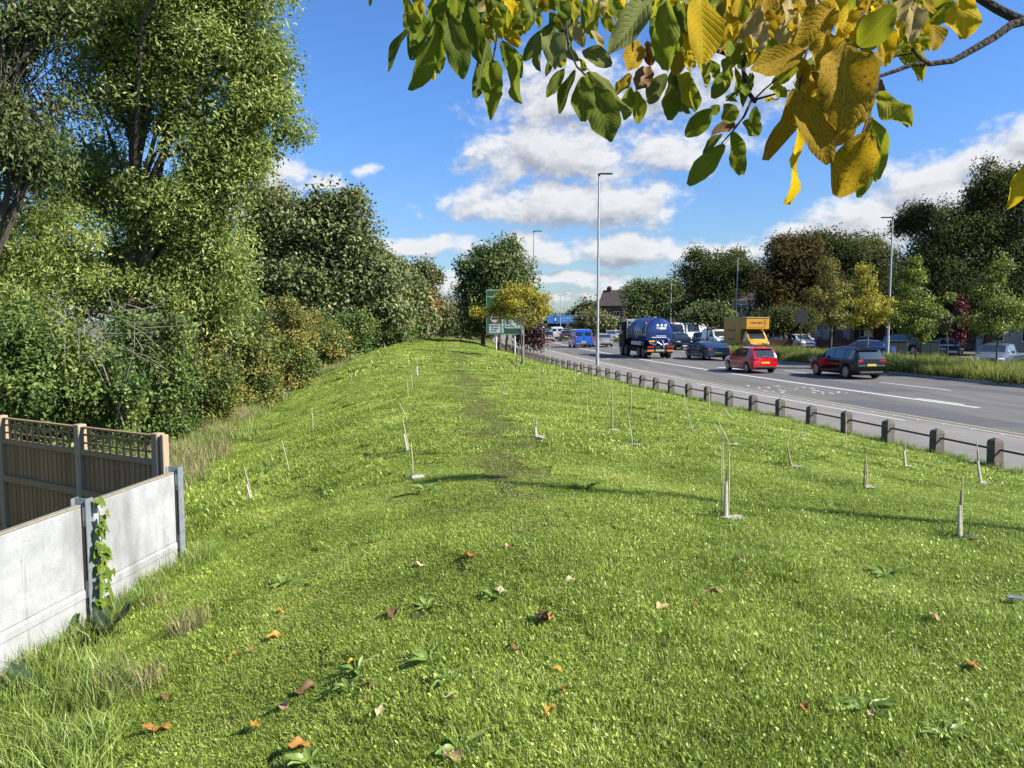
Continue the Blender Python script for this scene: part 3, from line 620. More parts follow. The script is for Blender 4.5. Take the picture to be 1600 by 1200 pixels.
for i, (lab, Z_, lo, m_, n_) in enumerate(shr):
    lo = list(lo); yb_ = 600 - F*math.tan(math.atan((0.25-CAM_Z)/Z_) + PITCH)
    lo += [(l[0], yb_-8, l[2]*.9, min(26, 500/Z_)) for l in lo[:3]]
    for k in range(9):
        b_ = rs.choice(lo[:3]); a_ = rs.uniform(.1, 3.04); lo.append((b_[0]+math.cos(a_)*b_[2]*.98, b_[1]-math.sin(a_)*b_[3]*rs.uniform(.85,1.2), b_[2]*rs.uniform(.12,.26), b_[3]*rs.uniform(.15,.35), rs.uniform(-.8,.8), .9))
    c = P(lo[0][0], 640, Z_); lf = .088 if Z_ < 25 else .088*Z_/25
    make_tree('hedge_shrub', lab, 'shrub', (c.x, Z_, gz(c.x, Z_)), lobes_px(lo, Z_, 1.1), m_, int(n_*1.35), 85, lf, .55, .36 if Z_ < 25 else .36*Z_/25, .25, trunk_r=.05, fork=.15, seed=20+i, stems=[(0,0,0),(.5,.3,.4),(-.5,.2,-.3),(.2,-.4,.2)], group='shrubs of the overgrown hedge', twig=.3, shell=.40, zmin=.1)
# dead pale sticks tangled in the hollow
dead = empty('dead_branches', P(185,640,14.2), 0, 'tangle of bare pale dead branches in the hedge hollow', 'branches'); rd_ = random.Random(8); sm = mat('dead_wood', (.24,.21,.17), .9)
for k in range(34):
    mb = MB(); a_ = P(rd_.uniform(90,230), rd_.uniform(480,560), 13.9+rd_.uniform(-.4,.4)); b_ = a_ + Vector((rd_.uniform(-.9,1.2), rd_.uniform(-.3,.3), rd_.uniform(-.7,.35))); c_ = a_.lerp(b_,.5)+Vector((0,0,rd_.uniform(-.1,.25)))
    mb.tube([a_-dead.location, c_-dead.location, b_-dead.location], [.007,.005,.002], 5); mb.build('stick', sm, dead)
for k in range(2):
    mb = MB(); a_ = Vector((rd_.uniform(-.3,.3),0,-.3)); mb.tube([a_, P(150+60*k,540,13.7)-dead.location, P(160+50*k,500,13.6)-dead.location], [.012,.009,.004], 6); mb.build('stick', sm, dead)
# mid and far trees on the left
make_tree('spreading_tree', 'broad dusty green tree beyond the hedge left of the path', 'tree', (P(470,520,51).x, 51, 0), lobes_px([(470,345,66,38),(540,365,42,44),(418,355,44,40),(398,425,52,55),(480,425,76,56),(555,440,46,52),(380,490,45,40),(450,495,66,38),(535,500,58,36),(425,312,17,16),(515,318,28,16),(360,450,30,34),(570,400,26,34),(592,450,34,40),(575,480,40,36)], 51), maple, 1250, 70, .27, .6, 1.25, .25, trunk_r=.3, fork=.22, rag=5, seed=41, shell=.45)
make_tree('hedgerow_tree', 'middling olive tree on the right shoulder of the broad tree', 'tree', (P(612,520,60).x, 60, 0), lobes_px([(605,440,34,34),(620,485,38,34),(585,480,34,36),(590,430,20,22),(640,470,24,24)], 60), maple, 480, 62, .31, .6, 1.2, .25, trunk_r=.16, rag=12, seed=42)
make_tree('hedgerow_tree', 'light green tree with an open top behind the orange tree', 'tree', (P(655,520,74).x, 74, 0), lobes_px([(645,425,24,12),(655,445,26,18),(640,475,30,22),(675,480,22,20),(690,500,18,16),(668,430,8,8)], 74), pale, 240, 52, .30, .6, 1.2, .3, trunk_r=.14, rag=12, seed=43)
make_tree('young_tree', 'small orange-leaved tree in front of the hedge end', 'tree', (P(654,531,70).x, 70, gz(P(654,531,70).x, 70)), lobes_px([(642,478,18,11),(662,474,20,12),(655,490,26,10)], 70), orangem, 90, 40, .26, .6, .9, .3, trunk_r=.06, seed=44, stems=[(0,0,0),(.25,.1,.1)])
make_tree('roadside_tree', 'tall dark green tree behind the green road sign', 'tree', (P(755,535,64).x, 64, gz(P(755,535,64).x, 64)), lobes_px([(790,392,20,18),(775,415,36,26),(805,420,26,28),(760,450,38,30),(800,455,38,30),(745,480,22,24),(780,485,38,26),(750,500,22,14),(730,455,10,12)], 64), ash2, 560, 62, .25, .62, 1.1, .3, trunk_r=.17, fork=.25, rag=12, seed=45, shell=.45)
make_tree('golden_tree', 'small spreading yellow-green tree staked in front of the road sign', 'tree', G(816,569), lobes_px([(808,458,28,13),(790,468,20,12),(835,468,20,12),(785,482,18,10),(846,485,14,10),(815,490,32,14),(808,476,36,12),(750,488,13,4),(770,486,12,5),(852,464,12,4),(818,502,20,7),(830,478,26,12)], 40.5), goldm, 270, 56, .12, .5, .42, .2, trunk_r=.045, fork=.45, seed=46)
make_tree('purple_shrub', 'dusky purple-leaved shrub under the golden tree', 'shrub', (P(828,545,63).x, 63, .15), lobes_px([(828,512,17,22),(838,525,13,18),(815,525,14,18)], 63), purplem, 80, 46, .25, .5, .8, .2, trunk_r=.05, seed=47, stems=[(0,0,0),(.3,.2,.2),(-.3,0,-.2)])
make_tree('roadside_tree', 'dark tree trunk left of the sign\'s lit post', 'tree', (P(780,545,66).x, 66, gz(P(780,545,66).x, 66)), lobes_px([(780,440,24,26),(790,470,26,20)], 67), ash2, 90, 50, .25, .6, 1.1, .3, trunk_r=.13, seed=48)
make_tree('roadside_tree', 'forked dark tree trunk between the sign\'s two posts', 'tree', (P(792,545,67).x, 67, gz(P(792,545,67).x, 67)), lobes_px([(800,440,22,22),(805,470,22,18)], 68), ash2, 80, 50, .25, .6, 1.1, .3, trunk_r=.13, seed=49)
# trees in the central verge
def vt(px, Z): c = P(px, 540, Z); return (c.x, Z, .12)
make_tree('verge_tree', 'slim yellowing young tree, leftmost of the verge saplings in leaf', 'tree', vt(1300,52.5), lobes_px([(1298,440,16,26),(1300,470,26,24),(1297,498,32,16),(1296,418,8,14)], 52.5), leaf_mat('yellow_green_leaves', [(0,(.07,.075,.014)),(.5,(.14,.135,.028)),(1,(.25,.19,.04))], .35, .5, gain=1.5), 150, 42, .14, .6, .40, .2, rag=14, trunk_r=.045, seed=51, bark=BARK_PALE, shell=.6)
make_tree('verge_tree', 'bright yellow young tree standing behind the black four-by-four', 'tree', vt(1355,48.5), lobes_px([(1352,445,15,22),(1358,475,32,24),(1355,500,38,14),(1350,428,7,10),(1372,490,22,16)], 48.5), goldm, 180, 44, .14, .6, .40, .2, rag=14, trunk_r=.045, seed=52, bark=BARK_PALE, shell=.6)
make_tree('verge_tree', 'fresh lime green young tree just beyond the lamp post in the verge', 'tree', vt(1432,43.7), lobes_px([(1428,440,16,26),(1432,475,36,24),(1434,502,40,16),(1428,420,7,12),(1436,525,20,10)], 43.7), limem, 220, 46, .13, .6, .40, .2, rag=16, trunk_r=.05, seed=53, shell=.6)
make_tree('verge_tree', 'sparse green young tree at the right in front of the grey hatchback', 'tree', vt(1558,38), lobes_px([(1560,430,12,26),(1566,475,36,20),(1555,508,58,12),(1590,490,26,16),(1562,408,6,12),(1535,450,16,8)], 38), limem, 190, 36, .12, .6, .36, .2, rag=16, trunk_r=.05, seed=54, shell=.6)
make_tree('verge_sapling', 'wine-red columnar sapling in the verge', 'tree', vt(1501,40), lobes_px([(1501,480,6,22),(1500,508,8,22),(1500,528,6,10)], 40), redm, 70, 26, .12, .6, .3, .2, trunk_r=.025, seed=55)
make_tree('verge_sapling', 'little olive sapling beside the wine-red sapling', 'tree', vt(1482,41), lobes_px([(1482,506,14,10),(1480,500,10,8)], 41), pale, 40, 30, .12, .6, .4, .2, trunk_r=.025, seed=56, bark=BARK_PALE)
make_tree('verge_tree', 'rounded pale green tree in the verge before the blue shop front', 'tree', (P(928,525,128).x, 128, .12), lobes_px([(928,500,28,12),(912,506,18,10),(945,506,18,11),(930,492,16,7)], 128), pale, 150, 46, .42, .6, 1.3, .2, trunk_r=.14, seed=57)
# big trees on the far side
make_tree('street_tree', 'towering dark tree at the right border with copper tinged sprays', 'tree', (P(1545,520,60).x, 60, .1), lobes_px([(1560,300,50,34),(1500,350,55,34),(1570,370,70,55),(1470,375,40,22),(1490,430,60,50),(1580,450,70,60),(1640,350,70,80),(1460,440,30,28),(1530,480,60,36),(1640,460,60,50),(1440,400,26,12),(1600,285,40,26)], 60), dark, 1900, 70, .21, .5, 1.05, .45, trunk_r=.38, fork=.22, rag=12, seed=61, shell=.45)
make_tree('copper_tree', 'broad dark tree with rusty left side behind the verge trees', 'tree', (P(1300,520,88).x, 88, .1), lobes_px([(1320,395,55,28),(1270,420,50,36,0),(1350,430,50,44),(1300,460,66,40),(1370,470,34,30),(1260,470,50,34)], 88), dark, 1150, 66, .31, .5, 1.6, .3, trunk_r=.35, fork=.22, rag=12, seed=62, shell=.45)
make_tree('copper_tree', 'rust-brown tree crown bulging on the left of the broad dark tree', 'tree', (P(1235,520,86).x, 86, .1), lobes_px([(1235,415,34,26),(1212,450,28,30),(1250,395,30,18),(1230,475,34,24)], 85), copper, 480, 60, .33, .5, 1.6, .3, trunk_r=.25, fork=.3, rag=12, seed=63)
make_tree('street_tree', 'dense round dark tree between the houses and the yellow van', 'tree', (P(1128,520,112).x, 112, .1), lobes_px([(1125,420,36,24),(1110,450,38,30),(1148,450,36,34),(1125,480,46,26),(1165,475,22,24)], 112), dark, 850, 66, .36, .55, 1.9, .25, trunk_r=.35, rag=12, seed=64, shell=.42)
make_tree('street_tree', 'mid green round tree above the tanker lorry', 'tree', (P(1020,520,150).x, 150, .1), lobes_px([(1025,455,26,16),(1005,470,26,20),(1042,472,20,20),(1015,490,36,16)], 150), ash2, 420, 60, .48, .55, 2.0, .25, trunk_r=.3, rag=12, seed=65)
make_tree('street_tree', 'small olive street tree over the white parked van', 'tree', (P(1105,530,84).x, 84, .1), lobes_px([(1105,485,30,12),(1085,492,22,12),(1125,492,22,12)], 84), ash2, 170, 46, .28, .55, 1.0, .25, trunk_r=.09, seed=66)
make_tree('street_tree', 'shadowy garden tree under the rust-brown crown', 'tree', (P(1225,520,80).x, 80, .1), lobes_px([(1225,500,30,18),(1200,505,22,16),(1252,500,22,16)], 80), dark, 260, 56, .30, .55, 1.2, .25, trunk_r=.12, seed=67)
make_tree('street_tree', 'dark bushy tree in the gap right of the verge lamp post', 'tree', (P(1440,520,74).x, 74, .1), lobes_px([(1430,440,26,18),(1440,475,40,30),(1410,480,26,28),(1465,500,34,24)], 74), dark, 420, 60, .30, .55, 1.4, .25, trunk_r=.2, seed=68)
make_tree('street_tree', 'dark distant tree behind the blue shop front', 'tree', (P(918,515,215).x, 215, 0), lobes_px([(920,482,20,12),(935,490,20,12),(905,492,16,10),(890,500,14,7)], 215), dark, 180, 40, .7, .6, 2.6, .2, trunk_r=.3, seed=69)
make_tree('street_tree', 'hazy distant tree at the bend of the road', 'tree', (P(868,515,230).x, 230, 0), lobes_px([(868,500,16,8),(850,502,18,8),(882,503,12,6)], 230), ash2, 110, 40, .7, .6, 2.4, .2, trunk_r=.3, seed=70)
for k, (px, Z, w) in enumerate(((715,122,22),(735,118,16),(690,126,20),(760,120,18))):
    make_tree('garden_bush', ('olive bush in front of the brown flats','dark bush below the flats\' lit window','tall hazy bush at the left end of the flats','dark bush behind the tall roadside tree')[k], 'shrub', (P(px,515,Z).x, Z, 0), lobes_px([(px,512,w,13),(px+6,504,w*.6,9)], Z), (bram_g, dark, pale, dark)[k], 70, 40, .42, .6, 1.1, .2, trunk_r=.08, seed=80+k)
# ------------------------------------------------------------------ buildings
brick = mat('red_brick', (.115,.052,.036), .9, noise=((.08,.038,.03), 1.5, .35, .65)); brownb = mat('brown_brick', (.17,.115,.075), .9, noise=((.12,.085,.06), 1.5, .35, .65))
roofm = mat('roof_tiles', (.085,.062,.055), .85, noise=((.055,.045,.04), 1.2, .35, .65)); roofg = mat('grey_roof', (.13,.12,.12), .85, noise=((.09,.085,.085), 1.2, .35, .65))
render_ = mat('pale_render', (.45,.43,.40), .9, noise=((.34,.33,.30), .8, .35, .65)); upvc = mat('white_frames', (.72,.72,.70), .5); glass = mat('dark_glass', (.015,.018,.02), .06, spec=.8)
def house(label, loc, rz, w, d, h, wm, rm, roof_h, wins, cols, chim=True, door=True, name='house'):
    root = empty(name, loc, rz, label, 'house')
    MB().box((0,0,h/2), (w,d,h)).build('wall', wm, root)
    mb = MB(); e = .35
    mb.prism([(-d/2-e, h-.05),(d/2+e, h-.05),(0, h+roof_h)], 0, -w/2-e, w/2+e); r = mb.build('roof', rm, root)
    if chim:
        c = MB().box((-w*.3,0,h+roof_h*.9), (1.0,.7,1.9)).build('chimney', wm, r)
        mb = MB()
        for i in range(4): mb.lathe([(0,.11),(.35,.09)], (-w*.3-.36+i*.24,0,h+roof_h*.9+.93), 2, 8)
        link('chimney_pots', mb.mesh('chimney_pots', brick), r)
    for fl in range(wins):
        for i in range(cols):
            x = -w/2 + (i+.5)*w/cols; z = 1.6 + fl*2.8
            if door and fl == 0 and i == cols-1: continue
            f = MB().box((x,-d/2-.03,z), (1.5,.1,1.45), bev=.01).build('window', upvc, root)
            for s in (-1, 1): MB().box((x+s*.36,-d/2-.075,z), (.62,.05,1.27)).build('pane', glass, f)
            MB().box((x,-d/2-.09,z-.78), (1.7,.16,.09)).build('sill', render_, f)
    if door:
        x = w/2 - .5*w/cols; dd = MB().box((x,-d/2-.03,1.05), (.95,.1,2.1), bev=.01).build('door', mat('door_paint',(.05,.06,.09),.4), root)
        MB().box((x+.33,-d/2-.10,1.05), (.06,.06,.12)).build('handle', upvc, dd)
    return root
house('brown brick flats with low grey roof at the end of the ridge', (P(712,515,135).x, 139, -.1), .12, 15, 9, 6.0, brownb, roofg, 1.6, 2, 5, False, True, 'flats')
house('red brick house with tiled roof and tall chimney beside the pale green tree', (P(966,515,172).x, 176, 0), -.5, 5.6, 6.5, 6.4, brick, roofm, 3.6, 2, 2)
house('narrow rendered house with dark roof between the two street trees', (P(1078,515,150).x, 154, 0), -.5, 8, 8, 6.2, render_, roofg, 3.2, 2, 3)
for k, (px, Z, lab) in enumerate(((1180,106,'rendered terrace house half hidden behind the yellow van'),(1265,98,'rendered terrace house under the rust-brown trees'),(1385,88,'rendered terrace house behind the verge lamp post'),(1490,76,'white-windowed house deep in shade under the towering tree'),(1600,68,'white-windowed house at the photo\'s right border'))):
    house(lab, (P(px,515,Z).x+3.5, Z+3, .1), -.75, 8.6, 8, 5.6, render_ if k != 2 else brick, roofm, 2.6, 2, 3)
s_ = empty('shop', (P(884,512,198).x, 200, 0), 0, 'low shop with a bright blue fascia at the far road bend', 'shop')
MB().box((0,3,1.9), (9,6,3.8)).build('wall', mat('dark_shopfront',(.03,.03,.035),.4), s_)
fa = MB().box((0,-.25,3.4), (9.4,.5,2.1), bev=.04).build('fascia', mat('blue_fascia',(.03,.14,.42),.5), s_)
MB().box((-2.6,-.52,3.4), (.7,.04,1.4)).build('emblem', mat('dark_blue',(.015,.02,.06),.5), fa); MB().box((-2.6,-.55,3.4), (.35,.03,.8)).build('emblem_panel', upvc, fa)
MB().box((1.2,-.52,3.75), (4.2,.03,.18)).build('lettering_strip', mat('pale_blue',(.25,.4,.6),.5), fa); MB().box((1.2,-.52,3.2), (5.0,.03,.12)).build('lettering_strip', mat('pale_blue',(.25,.4,.6),.5), fa)
for i in range(4): MB().box((-3.2+i*2.1,-.06,1.2), (1.9,.1,2.2)).build('pane', glass, s_)
bb = empty('billboard', (P(857,512,205).x, 205, 0), 0, 'white low building block left of the blue shop', 'building')
MB().box((0,0,2.2), (3.6,5,4.4)).build('wall', render_, bb); MB().box((0,-2.55,2.6), (2.6,.08,1.2)).build('window', glass, bb)
# garden walls and wheelie bins far side
gw = empty('garden_wall', (P(1225,540,78).x, 78, .1), -.2, 'low dark brick garden wall right of the yellow van', 'wall')
for i in range(5): MB().box((i*2.3,0,.45), (2.1,.22,.9)).build('panel', brick, gw); MB().box((i*2.3-1.15,0,.55), (.32,.32,1.1)).build('pier', brick, gw)
gw['label'] = 'low dark brick garden wall right of the yellow van'
for k, px in enumerate((1402,1452)):
    cb = empty('street_cabinet', (P(px,540,57).x, 57, .006), -.2, ('dark green street cabinet beside the verge lamp post','dark green street cabinet behind the lime green tree')[k], 'cabinet')
    MB().box((0,0,.65), (1.3,.5,1.3), bev=.03).build('body', mat('cabinet_green',(.02,.03,.025),.5), cb); MB().box((0,0,1.34), (1.4,.6,.08), bev=.02).build('lid', mat('cabinet_green',(.02,.03,.025),.5), cb)
    for s in (-1,1): MB().box((s*.32,-.26,.68), (.6,.03,1.1), bev=.01).build('door', mat('cabinet_green',(.02,.03,.025),.5), cb)

# ------------------------------------------------------------------ timber posts with their rail
oak = mat('weathered_oak', (.145,.125,.10), .9, noise=((.065,.055,.046), 7, .3, .7), bump=.6, bscale=40)
railm = mat('dark_rail', (.05,.045,.042), .6, metal=.3)
yp = [13.62]
while yp[-1] < 82: yp.append(yp[-1] + 1.44/math.sqrt(1+slope(yp[-1])**2))
yp = [12.2, 10.8] + yp; yp.sort()
fr = empty('post_and_rail_fence', (float(XF(13.6)), 13.6, 0), 0, 'row of short timber posts joined by a thin dark rail along the pavement', 'fence')
def post_mesh(seed):
    r_ = random.Random(seed); w = .092; mb = MB(); h = .50 + r_.uniform(-.02,.02)
    vs = []
    for z, q in ((-.25, w),(h-.06, w),(h-.02, w*.86),(h+.025, .012)):
        for sx, sy in ((-1,-1),(1,-1),(1,1),(-1,1)): vs.append((sx*q, sy*q, z))
    fs = [(i*4+k, i*4+(k+1)%4, i*4+4+(k+1)%4, i*4+4+k) for i in range(3) for k in range(4)] + [(12,13,14,15)]
    return mb.add(vs, fs).mesh('post', oak)
pm = [post_mesh(i) for i in range(5)]; rail_me = None; prev = None
for i, y in enumerate(yp):
    x = float(XF(y)) - .22; z = float(H(x, y)); o = link('post', pm[i % 5], fr, (x-fr.location.x, y-fr.location.y, z)); o.rotation_euler = (random.gauss(0,.022), random.gauss(0,.028), -math.atan(slope(y)) + random.gauss(0,.04))
    cur = Vector((x-fr.location.x+.02, y-fr.location.y, z+.33))
    if prev is not None: MB().tube([prev, cur], .021, 6).build('rail', railm, fr)
    prev = cur

# ------------------------------------------------------------------ lamp posts
steel = mat('lamp_steel', (.40,.41,.42), .45, metal=.35, noise=((.32,.33,.34), 2, .35, .65)); darkm = mat('dark_metal', (.03,.03,.033), .5, metal=.4)
def lamp(label, x, y, z, h, ang, double=False):
    root = empty('lamp_post', (x, y, z), ang, label, 'lamp post', 'street lamp posts')
    MB().tube([(0,0,-.1),(0,0,1.6),(0,0,1.62),(0,0,h)], [.105,.105,.082,.05], 12).build('pole', steel, root, smooth=True)
    MB().tube([(0,0,h-.06),(0,0,h+.07)], [.07,.07], 10).build('bracket', darkm, root, smooth=True)
    for s in ((1,) if not double else (1,-1)):
        hd = MB(); hd.box((s*.42,0,h+.06), (.80,.26,.07), bev=.03).build('lamp_head', darkm, root)
    MB().box((0,-.1,.7), (.11,.02,.42)).build('access_door', steel, root)
    return root
def lampat(label, px, py_top, Y, z, ang, double=False):
    t = P(px, py_top, Y); return lamp(label, t.x, Y, z, t.z - z, ang, double)
lampat('tallest lamp post, rising from the pavement edge in the centre', 936, 273, 46.8, .1, .05)
lampat('lamp post rising behind the golden tree and road sign', 834, 362, 76, .1, .05)
lampat('lamp post on the far side right of the yellow trees', 1395, 341, 56, .1, math.pi-.1)
lampat('lamp post rising behind the yellow van', 1153, 402, 89, .1, math.pi-.1)
lampat('distant lamp post beside the round mid green tree', 1049, 438, 140, .1, math.pi)
lampat('distant lamp post next to the red brick house\'s chimney', 979, 452, 178, .1, math.pi)
lampat('thick distant lamp post, nearer of the pair at the road bend', 876, 462, 190, .1, 0, True)
lampat('twin-headed distant lamp post at the road bend', 883, 460, 215, .1, 0, True)
lampat('faint lamp post beyond the twin-headed one', 887, 472, 270, .1, 0)
lampat('faint lamp post above the pale green verge tree', 920, 470, 250, .1, math.pi)
lamp('lamp post beside the pavement whose shadow crosses the lawn', 12.6, 2.9, .1, 11.8, .05)

# ------------------------------------------------------------------ direction sign
sg = mat('sign_green', (.008,.075,.032), .45); sw = mat('sign_white', (.34,.40,.37), .5); sk = mat('sign_black', (.02,.02,.02), .5); sr = mat('sign_red', (.35,.02,.025), .5); galv = mat('galvanised_post', (.5,.5,.49), .5, metal=.3)
Zs = 60.0; a = P(760,522.5,Zs); b = P(817,453,Zs); W_, Hs = b.x-a.x, b.z-a.z
sn = empty('road_sign', (a.x, Zs, a.z), 0, 'large green direction sign half hidden behind the golden tree', 'sign')
MB().box((W_/2,0,Hs/2), (W_,.05,Hs), bev=.01).build('panel', sw, sn)
MB().box((W_/2,-.030,Hs*.925), (W_-.12,.012,Hs*.125)).build('green_field', sg, sn)
MB().box((W_/2,-.030,Hs*.43), (W_-.12,.012,Hs*.83)).build('green_field', sg, sn)
k = 1/20.0*Zs/F     # zoomed photograph units -> metres
def sx(u): return (u-100)*k
def sz(v): return (1045-v)*k
MB().box((sx(605),-.038,Hs*.43), (62*k,.012,Hs*.80)).build('divider', sw, sn)
p1 = MB().box(((sx(180)+sx(540))/2,-.040,(sz(720)+sz(1000))/2), (360*k,.012,280*k)).build('place_panel', sw, sn)
p2 = MB().box(((sx(665)+sx(1180))/2,-.040,(sz(590)+sz(858))/2), (515*k,.012,268*k)).build('place_panel', sw, sn)
def word(t, u, v, size, par, m=sk):
    o = link('lettering', text_mesh(t, size, m), par, (sx(u), -.050, sz(v))); o.rotation_euler = (math.pi/2,0,0); return o
for t, v, u in (('Palmers',800,210),('Green',880,250),('A105',960,230)): word(t, u, v, .215, p1)
for t, v in (('West',655),('A105',735),('Northu',815)): word(t, 695, v, .215, p2)
ro = MB().lathe([(-.046,.36),(-.052,.36)], (sx(350),0,sz(560)), 1, 28).build('weight_limit_ring', sr, sn)
MB().lathe([(-.053,.285),(-.058,.285)], (sx(350),0,sz(560)), 1, 28).build('weight_limit_disc', sw, ro)
tr = MB(); tr.box((sx(355),-.062,sz(545)), (.40,.006,.13)); tr.box((sx(285),-.062,sz(552)), (.10,.006,.10))
for u in (290,350,410): tr.lathe([(-.059,.045),(-.065,.045)], (sx(u),0,sz(580)), 1, 10)
tr.build('lorry_symbol', sk, ro)
for u in (395, 985):
    x = sx(u); MB().tube([(x,.10,-2.6),(x,.10,Hs-.2)], .075, 10).build('post', galv, sn, smooth=True)

# ------------------------------------------------------------------ white concrete wall with steel posts
def concrete():
    m = bpy.data.materials.new('whitened_concrete'); m.use_nodes = True; nt = m.node_tree; L = nt.links.new; b = nt.nodes['Principled BSDF']; b.inputs['Roughness'].default_value = .92; b.inputs['Specular IOR Level'].default_value = .2
    tc = new(nt,'ShaderNodeTexCoord')
    def nz(sc, det, ro=.6, st=None):
        n = new(nt,'ShaderNodeTexNoise'); n.inputs['Scale'].default_value = sc; n.inputs['Detail'].default_value = det; n.inputs['Roughness'].default_value = ro
        if st:
            mp = new(nt,'ShaderNodeMapping'); mp.inputs['Scale'].default_value = st; L(tc.outputs['Object'], mp.inputs[0]); L(mp.outputs[0], n.inputs['Vector'])
        else: L(tc.outputs['Object'], n.inputs['Vector'])
        return n.outputs[0]
    def mixc(fac, c1, c2, lo, hi):
        r = new(nt,'ShaderNodeMapRange'); L(fac, r.inputs[0]); r.inputs[1].default_value = lo; r.inputs[2].default_value = hi
        mx = new(nt,'ShaderNodeMix',data_type='RGBA'); L(r.outputs[0], mx.inputs[0])
        if isinstance(c1, tuple): mx.inputs[6].default_value = (*c1,1)
        else: L(c1, mx.inputs[6])
        mx.inputs[7].default_value = (*c2,1); return mx.outputs[2]
    c = mixc(nz(5,6), (.36,.36,.352), (.26,.262,.262), .35, .7); c = mixc(nz(70,3,.7), c, (.15,.145,.14), .60, .72); c = mixc(nz(2.2,5,.6,(1,1,.25)), c, (.17,.168,.16), .52, .74); c = mixc(nz(9,5,.7,(1,1,.12)), c, (.15,.15,.135), .60, .74)
    L(c, b.inputs['Base Color'])
    bp = new(nt,'ShaderNodeBump'); bp.inputs['Strength'].default_value = .5; bp.inputs['Distance'].default_value = .008; L(nz(90,4,.7), bp.inputs['Height']); L(bp.outputs[0], b.inputs['Normal'])
    return m
conc = concrete(); capm = mat('tan_concrete_edge', (.25,.22,.155), .9, noise=((.17,.155,.11), 8, .35, .65)); galv2 = mat('galvanised_steel', (.24,.27,.285), .5, metal=.3, noise=((.18,.205,.22), 14, .4, .65)); gap = mat('packer_dark', (.05,.045,.04), .9); pack = mat('packer_pale', (.38,.36,.35), .8)
WA, WB = Vector((-3.34, 7.5, 0)), Vector((-3.64, 4.85, 0)); wd = (WA-WB).normalized(); wrz = math.atan2(wd.y, wd.x); ZTOP = 1.28
cw = empty('concrete_wall', (WA.x, WA.y, 0), wrz - math.pi, 'white concrete panel wall with galvanised steel posts', 'wall')   # local +X runs from the end post towards the camera
bay = 1.37; SIDE = 1                                                # local +Y faces the lawn after the rotation below
sgn = 1 if (Matrix.Rotation(wrz-math.pi, 3, 'Z') @ Vector((0,1,0))).x > 0 else -1
for i in range(3):
    x0, x1 = i*bay + .045, (i+1)*bay - .045; xm = (x0+x1)/2
    MB().box((xm,0,(.585+ZTOP-.02)/2), (x1-x0,.05,ZTOP-.02-.585), bev=.006).build('panel', conc, cw)
    MB().prism([(-.028,-.25),(.028,-.25),(.028,.50),(.033,.51),(.033,.56),(.022,.583),(-.028,.583)] if sgn > 0 else [(.028,-.25),(-.028,-.25),(-.028,.50),(-.033,.51),(-.033,.56),(-.022,.583),(.028,.583)], 0, x0, x1).build('panel', conc, cw)
    MB().box((xm,0,ZTOP-.009), (x1-x0,.053,.018), bev=.004).build('top_edge', capm, cw)
for i in range(4):
    x = i*bay; mb = MB(); mb.box((x, sgn*.062, .55), (.088,.007,1.55)); mb.box((x,0,.55), (.007,.118,1.55)); mb.box((x,-sgn*.062,.55), (.088,.007,1.55))
    p = mb.build('steel_post', galv2, cw)
    for s in (-1, 1):
        MB().box((x+s*.024, sgn*.033, .5), (.030,.030,1.3)).build('gap', gap, p); MB().box((x+s*.024, sgn*.043, ZTOP-.10), (.030,.022,.16)).build('packer', pack, p); MB().box((x+s*.024, sgn*.043, .58), (.030,.022,.14)).build('packer', pack, p)

# ------------------------------------------------------------------ wooden fence with trellis
def wood(name, c1, c2):
    m = bpy.data.materials.new(name); m.use_nodes = True; nt = m.node_tree; L = nt.links.new; b = nt.nodes['Principled BSDF']; b.inputs['Roughness'].default_value = .85; b.inputs['Specular IOR Level'].default_value = .25
    tc = new(nt,'ShaderNodeTexCoord'); oi = new(nt,'ShaderNodeObjectInfo'); mp = new(nt,'ShaderNodeMapping'); mp.inputs['Scale'].default_value = (28,28,1.6)
    av = new(nt,'ShaderNodeVectorMath',operation='ADD'); L(tc.outputs['Object'], av.inputs[0]); L(oi.outputs['Random'], av.inputs[1]); L(av.outputs[0], mp.inputs[0])
    n = new(nt,'ShaderNodeTexNoise'); n.inputs['Scale'].default_value = 1; n.inputs['Detail'].default_value = 7; L(mp.outputs[0], n.inputs['Vector'])
    f = M_(nt,'ADD', M_(nt,'MULTIPLY', n.outputs[0], 1.2), M_(nt,'MULTIPLY_ADD', oi.outputs['Random'], .5, -.35), clamp=True)
    mx = new(nt,'ShaderNodeMix',data_type='RGBA'); L(f, mx.inputs[0]); mx.inputs[6].default_value = (*c1,1); mx.inputs[7].default_value = (*c2,1); L(mx.outputs[2], b.inputs['Base Color'])
    bp = new(nt,'ShaderNodeBump'); bp.inputs['Strength'].default_value = .35; bp.inputs['Distance'].default_value = .01; L(n.outputs[0], bp.inputs['Height']); L(bp.outputs[0], b.inputs['Normal'])
    return m
board_m = wood('fence_boards', (.21,.125,.055), (.34,.215,.10)); rail_w = wood('fence_rails', (.22,.145,.075), (.31,.215,.115)); post_w = wood('fence_posts', (.27,.205,.13), (.38,.30,.20))
FA, FB = Vector((-3.62, 7.78, 0)), Vector((-7.55, 10.05, 0)); fd = (FB-FA).normalized(); flen = (FB-FA).length
wf = empty('wooden_fence', (FA.x, FA.y, 0), math.atan2(fd.y, fd.x), 'brown timber board fence topped with square trellis', 'fence')    # local +X runs away to the left; +Y faces ... the camera side is local +Y or -Y
fs = 1 if (Matrix.Rotation(math.atan2(fd.y, fd.x), 3, 'Z') @ Vector((0,1,0))).y < 0 else -1
TOP, TB = 1.585, 1.30
bays = [0, 1.36, 2.98, 4.54]
for i, x in enumerate(bays):
    MB().box((x, 0, .72), (.10,.10,1.80), bev=.008).build('post', post_w, wf)
MB().box((-.10,.0,.70), (.05,.07,1.82), bev=.004).build('post', post_w, wf)
bme = {}
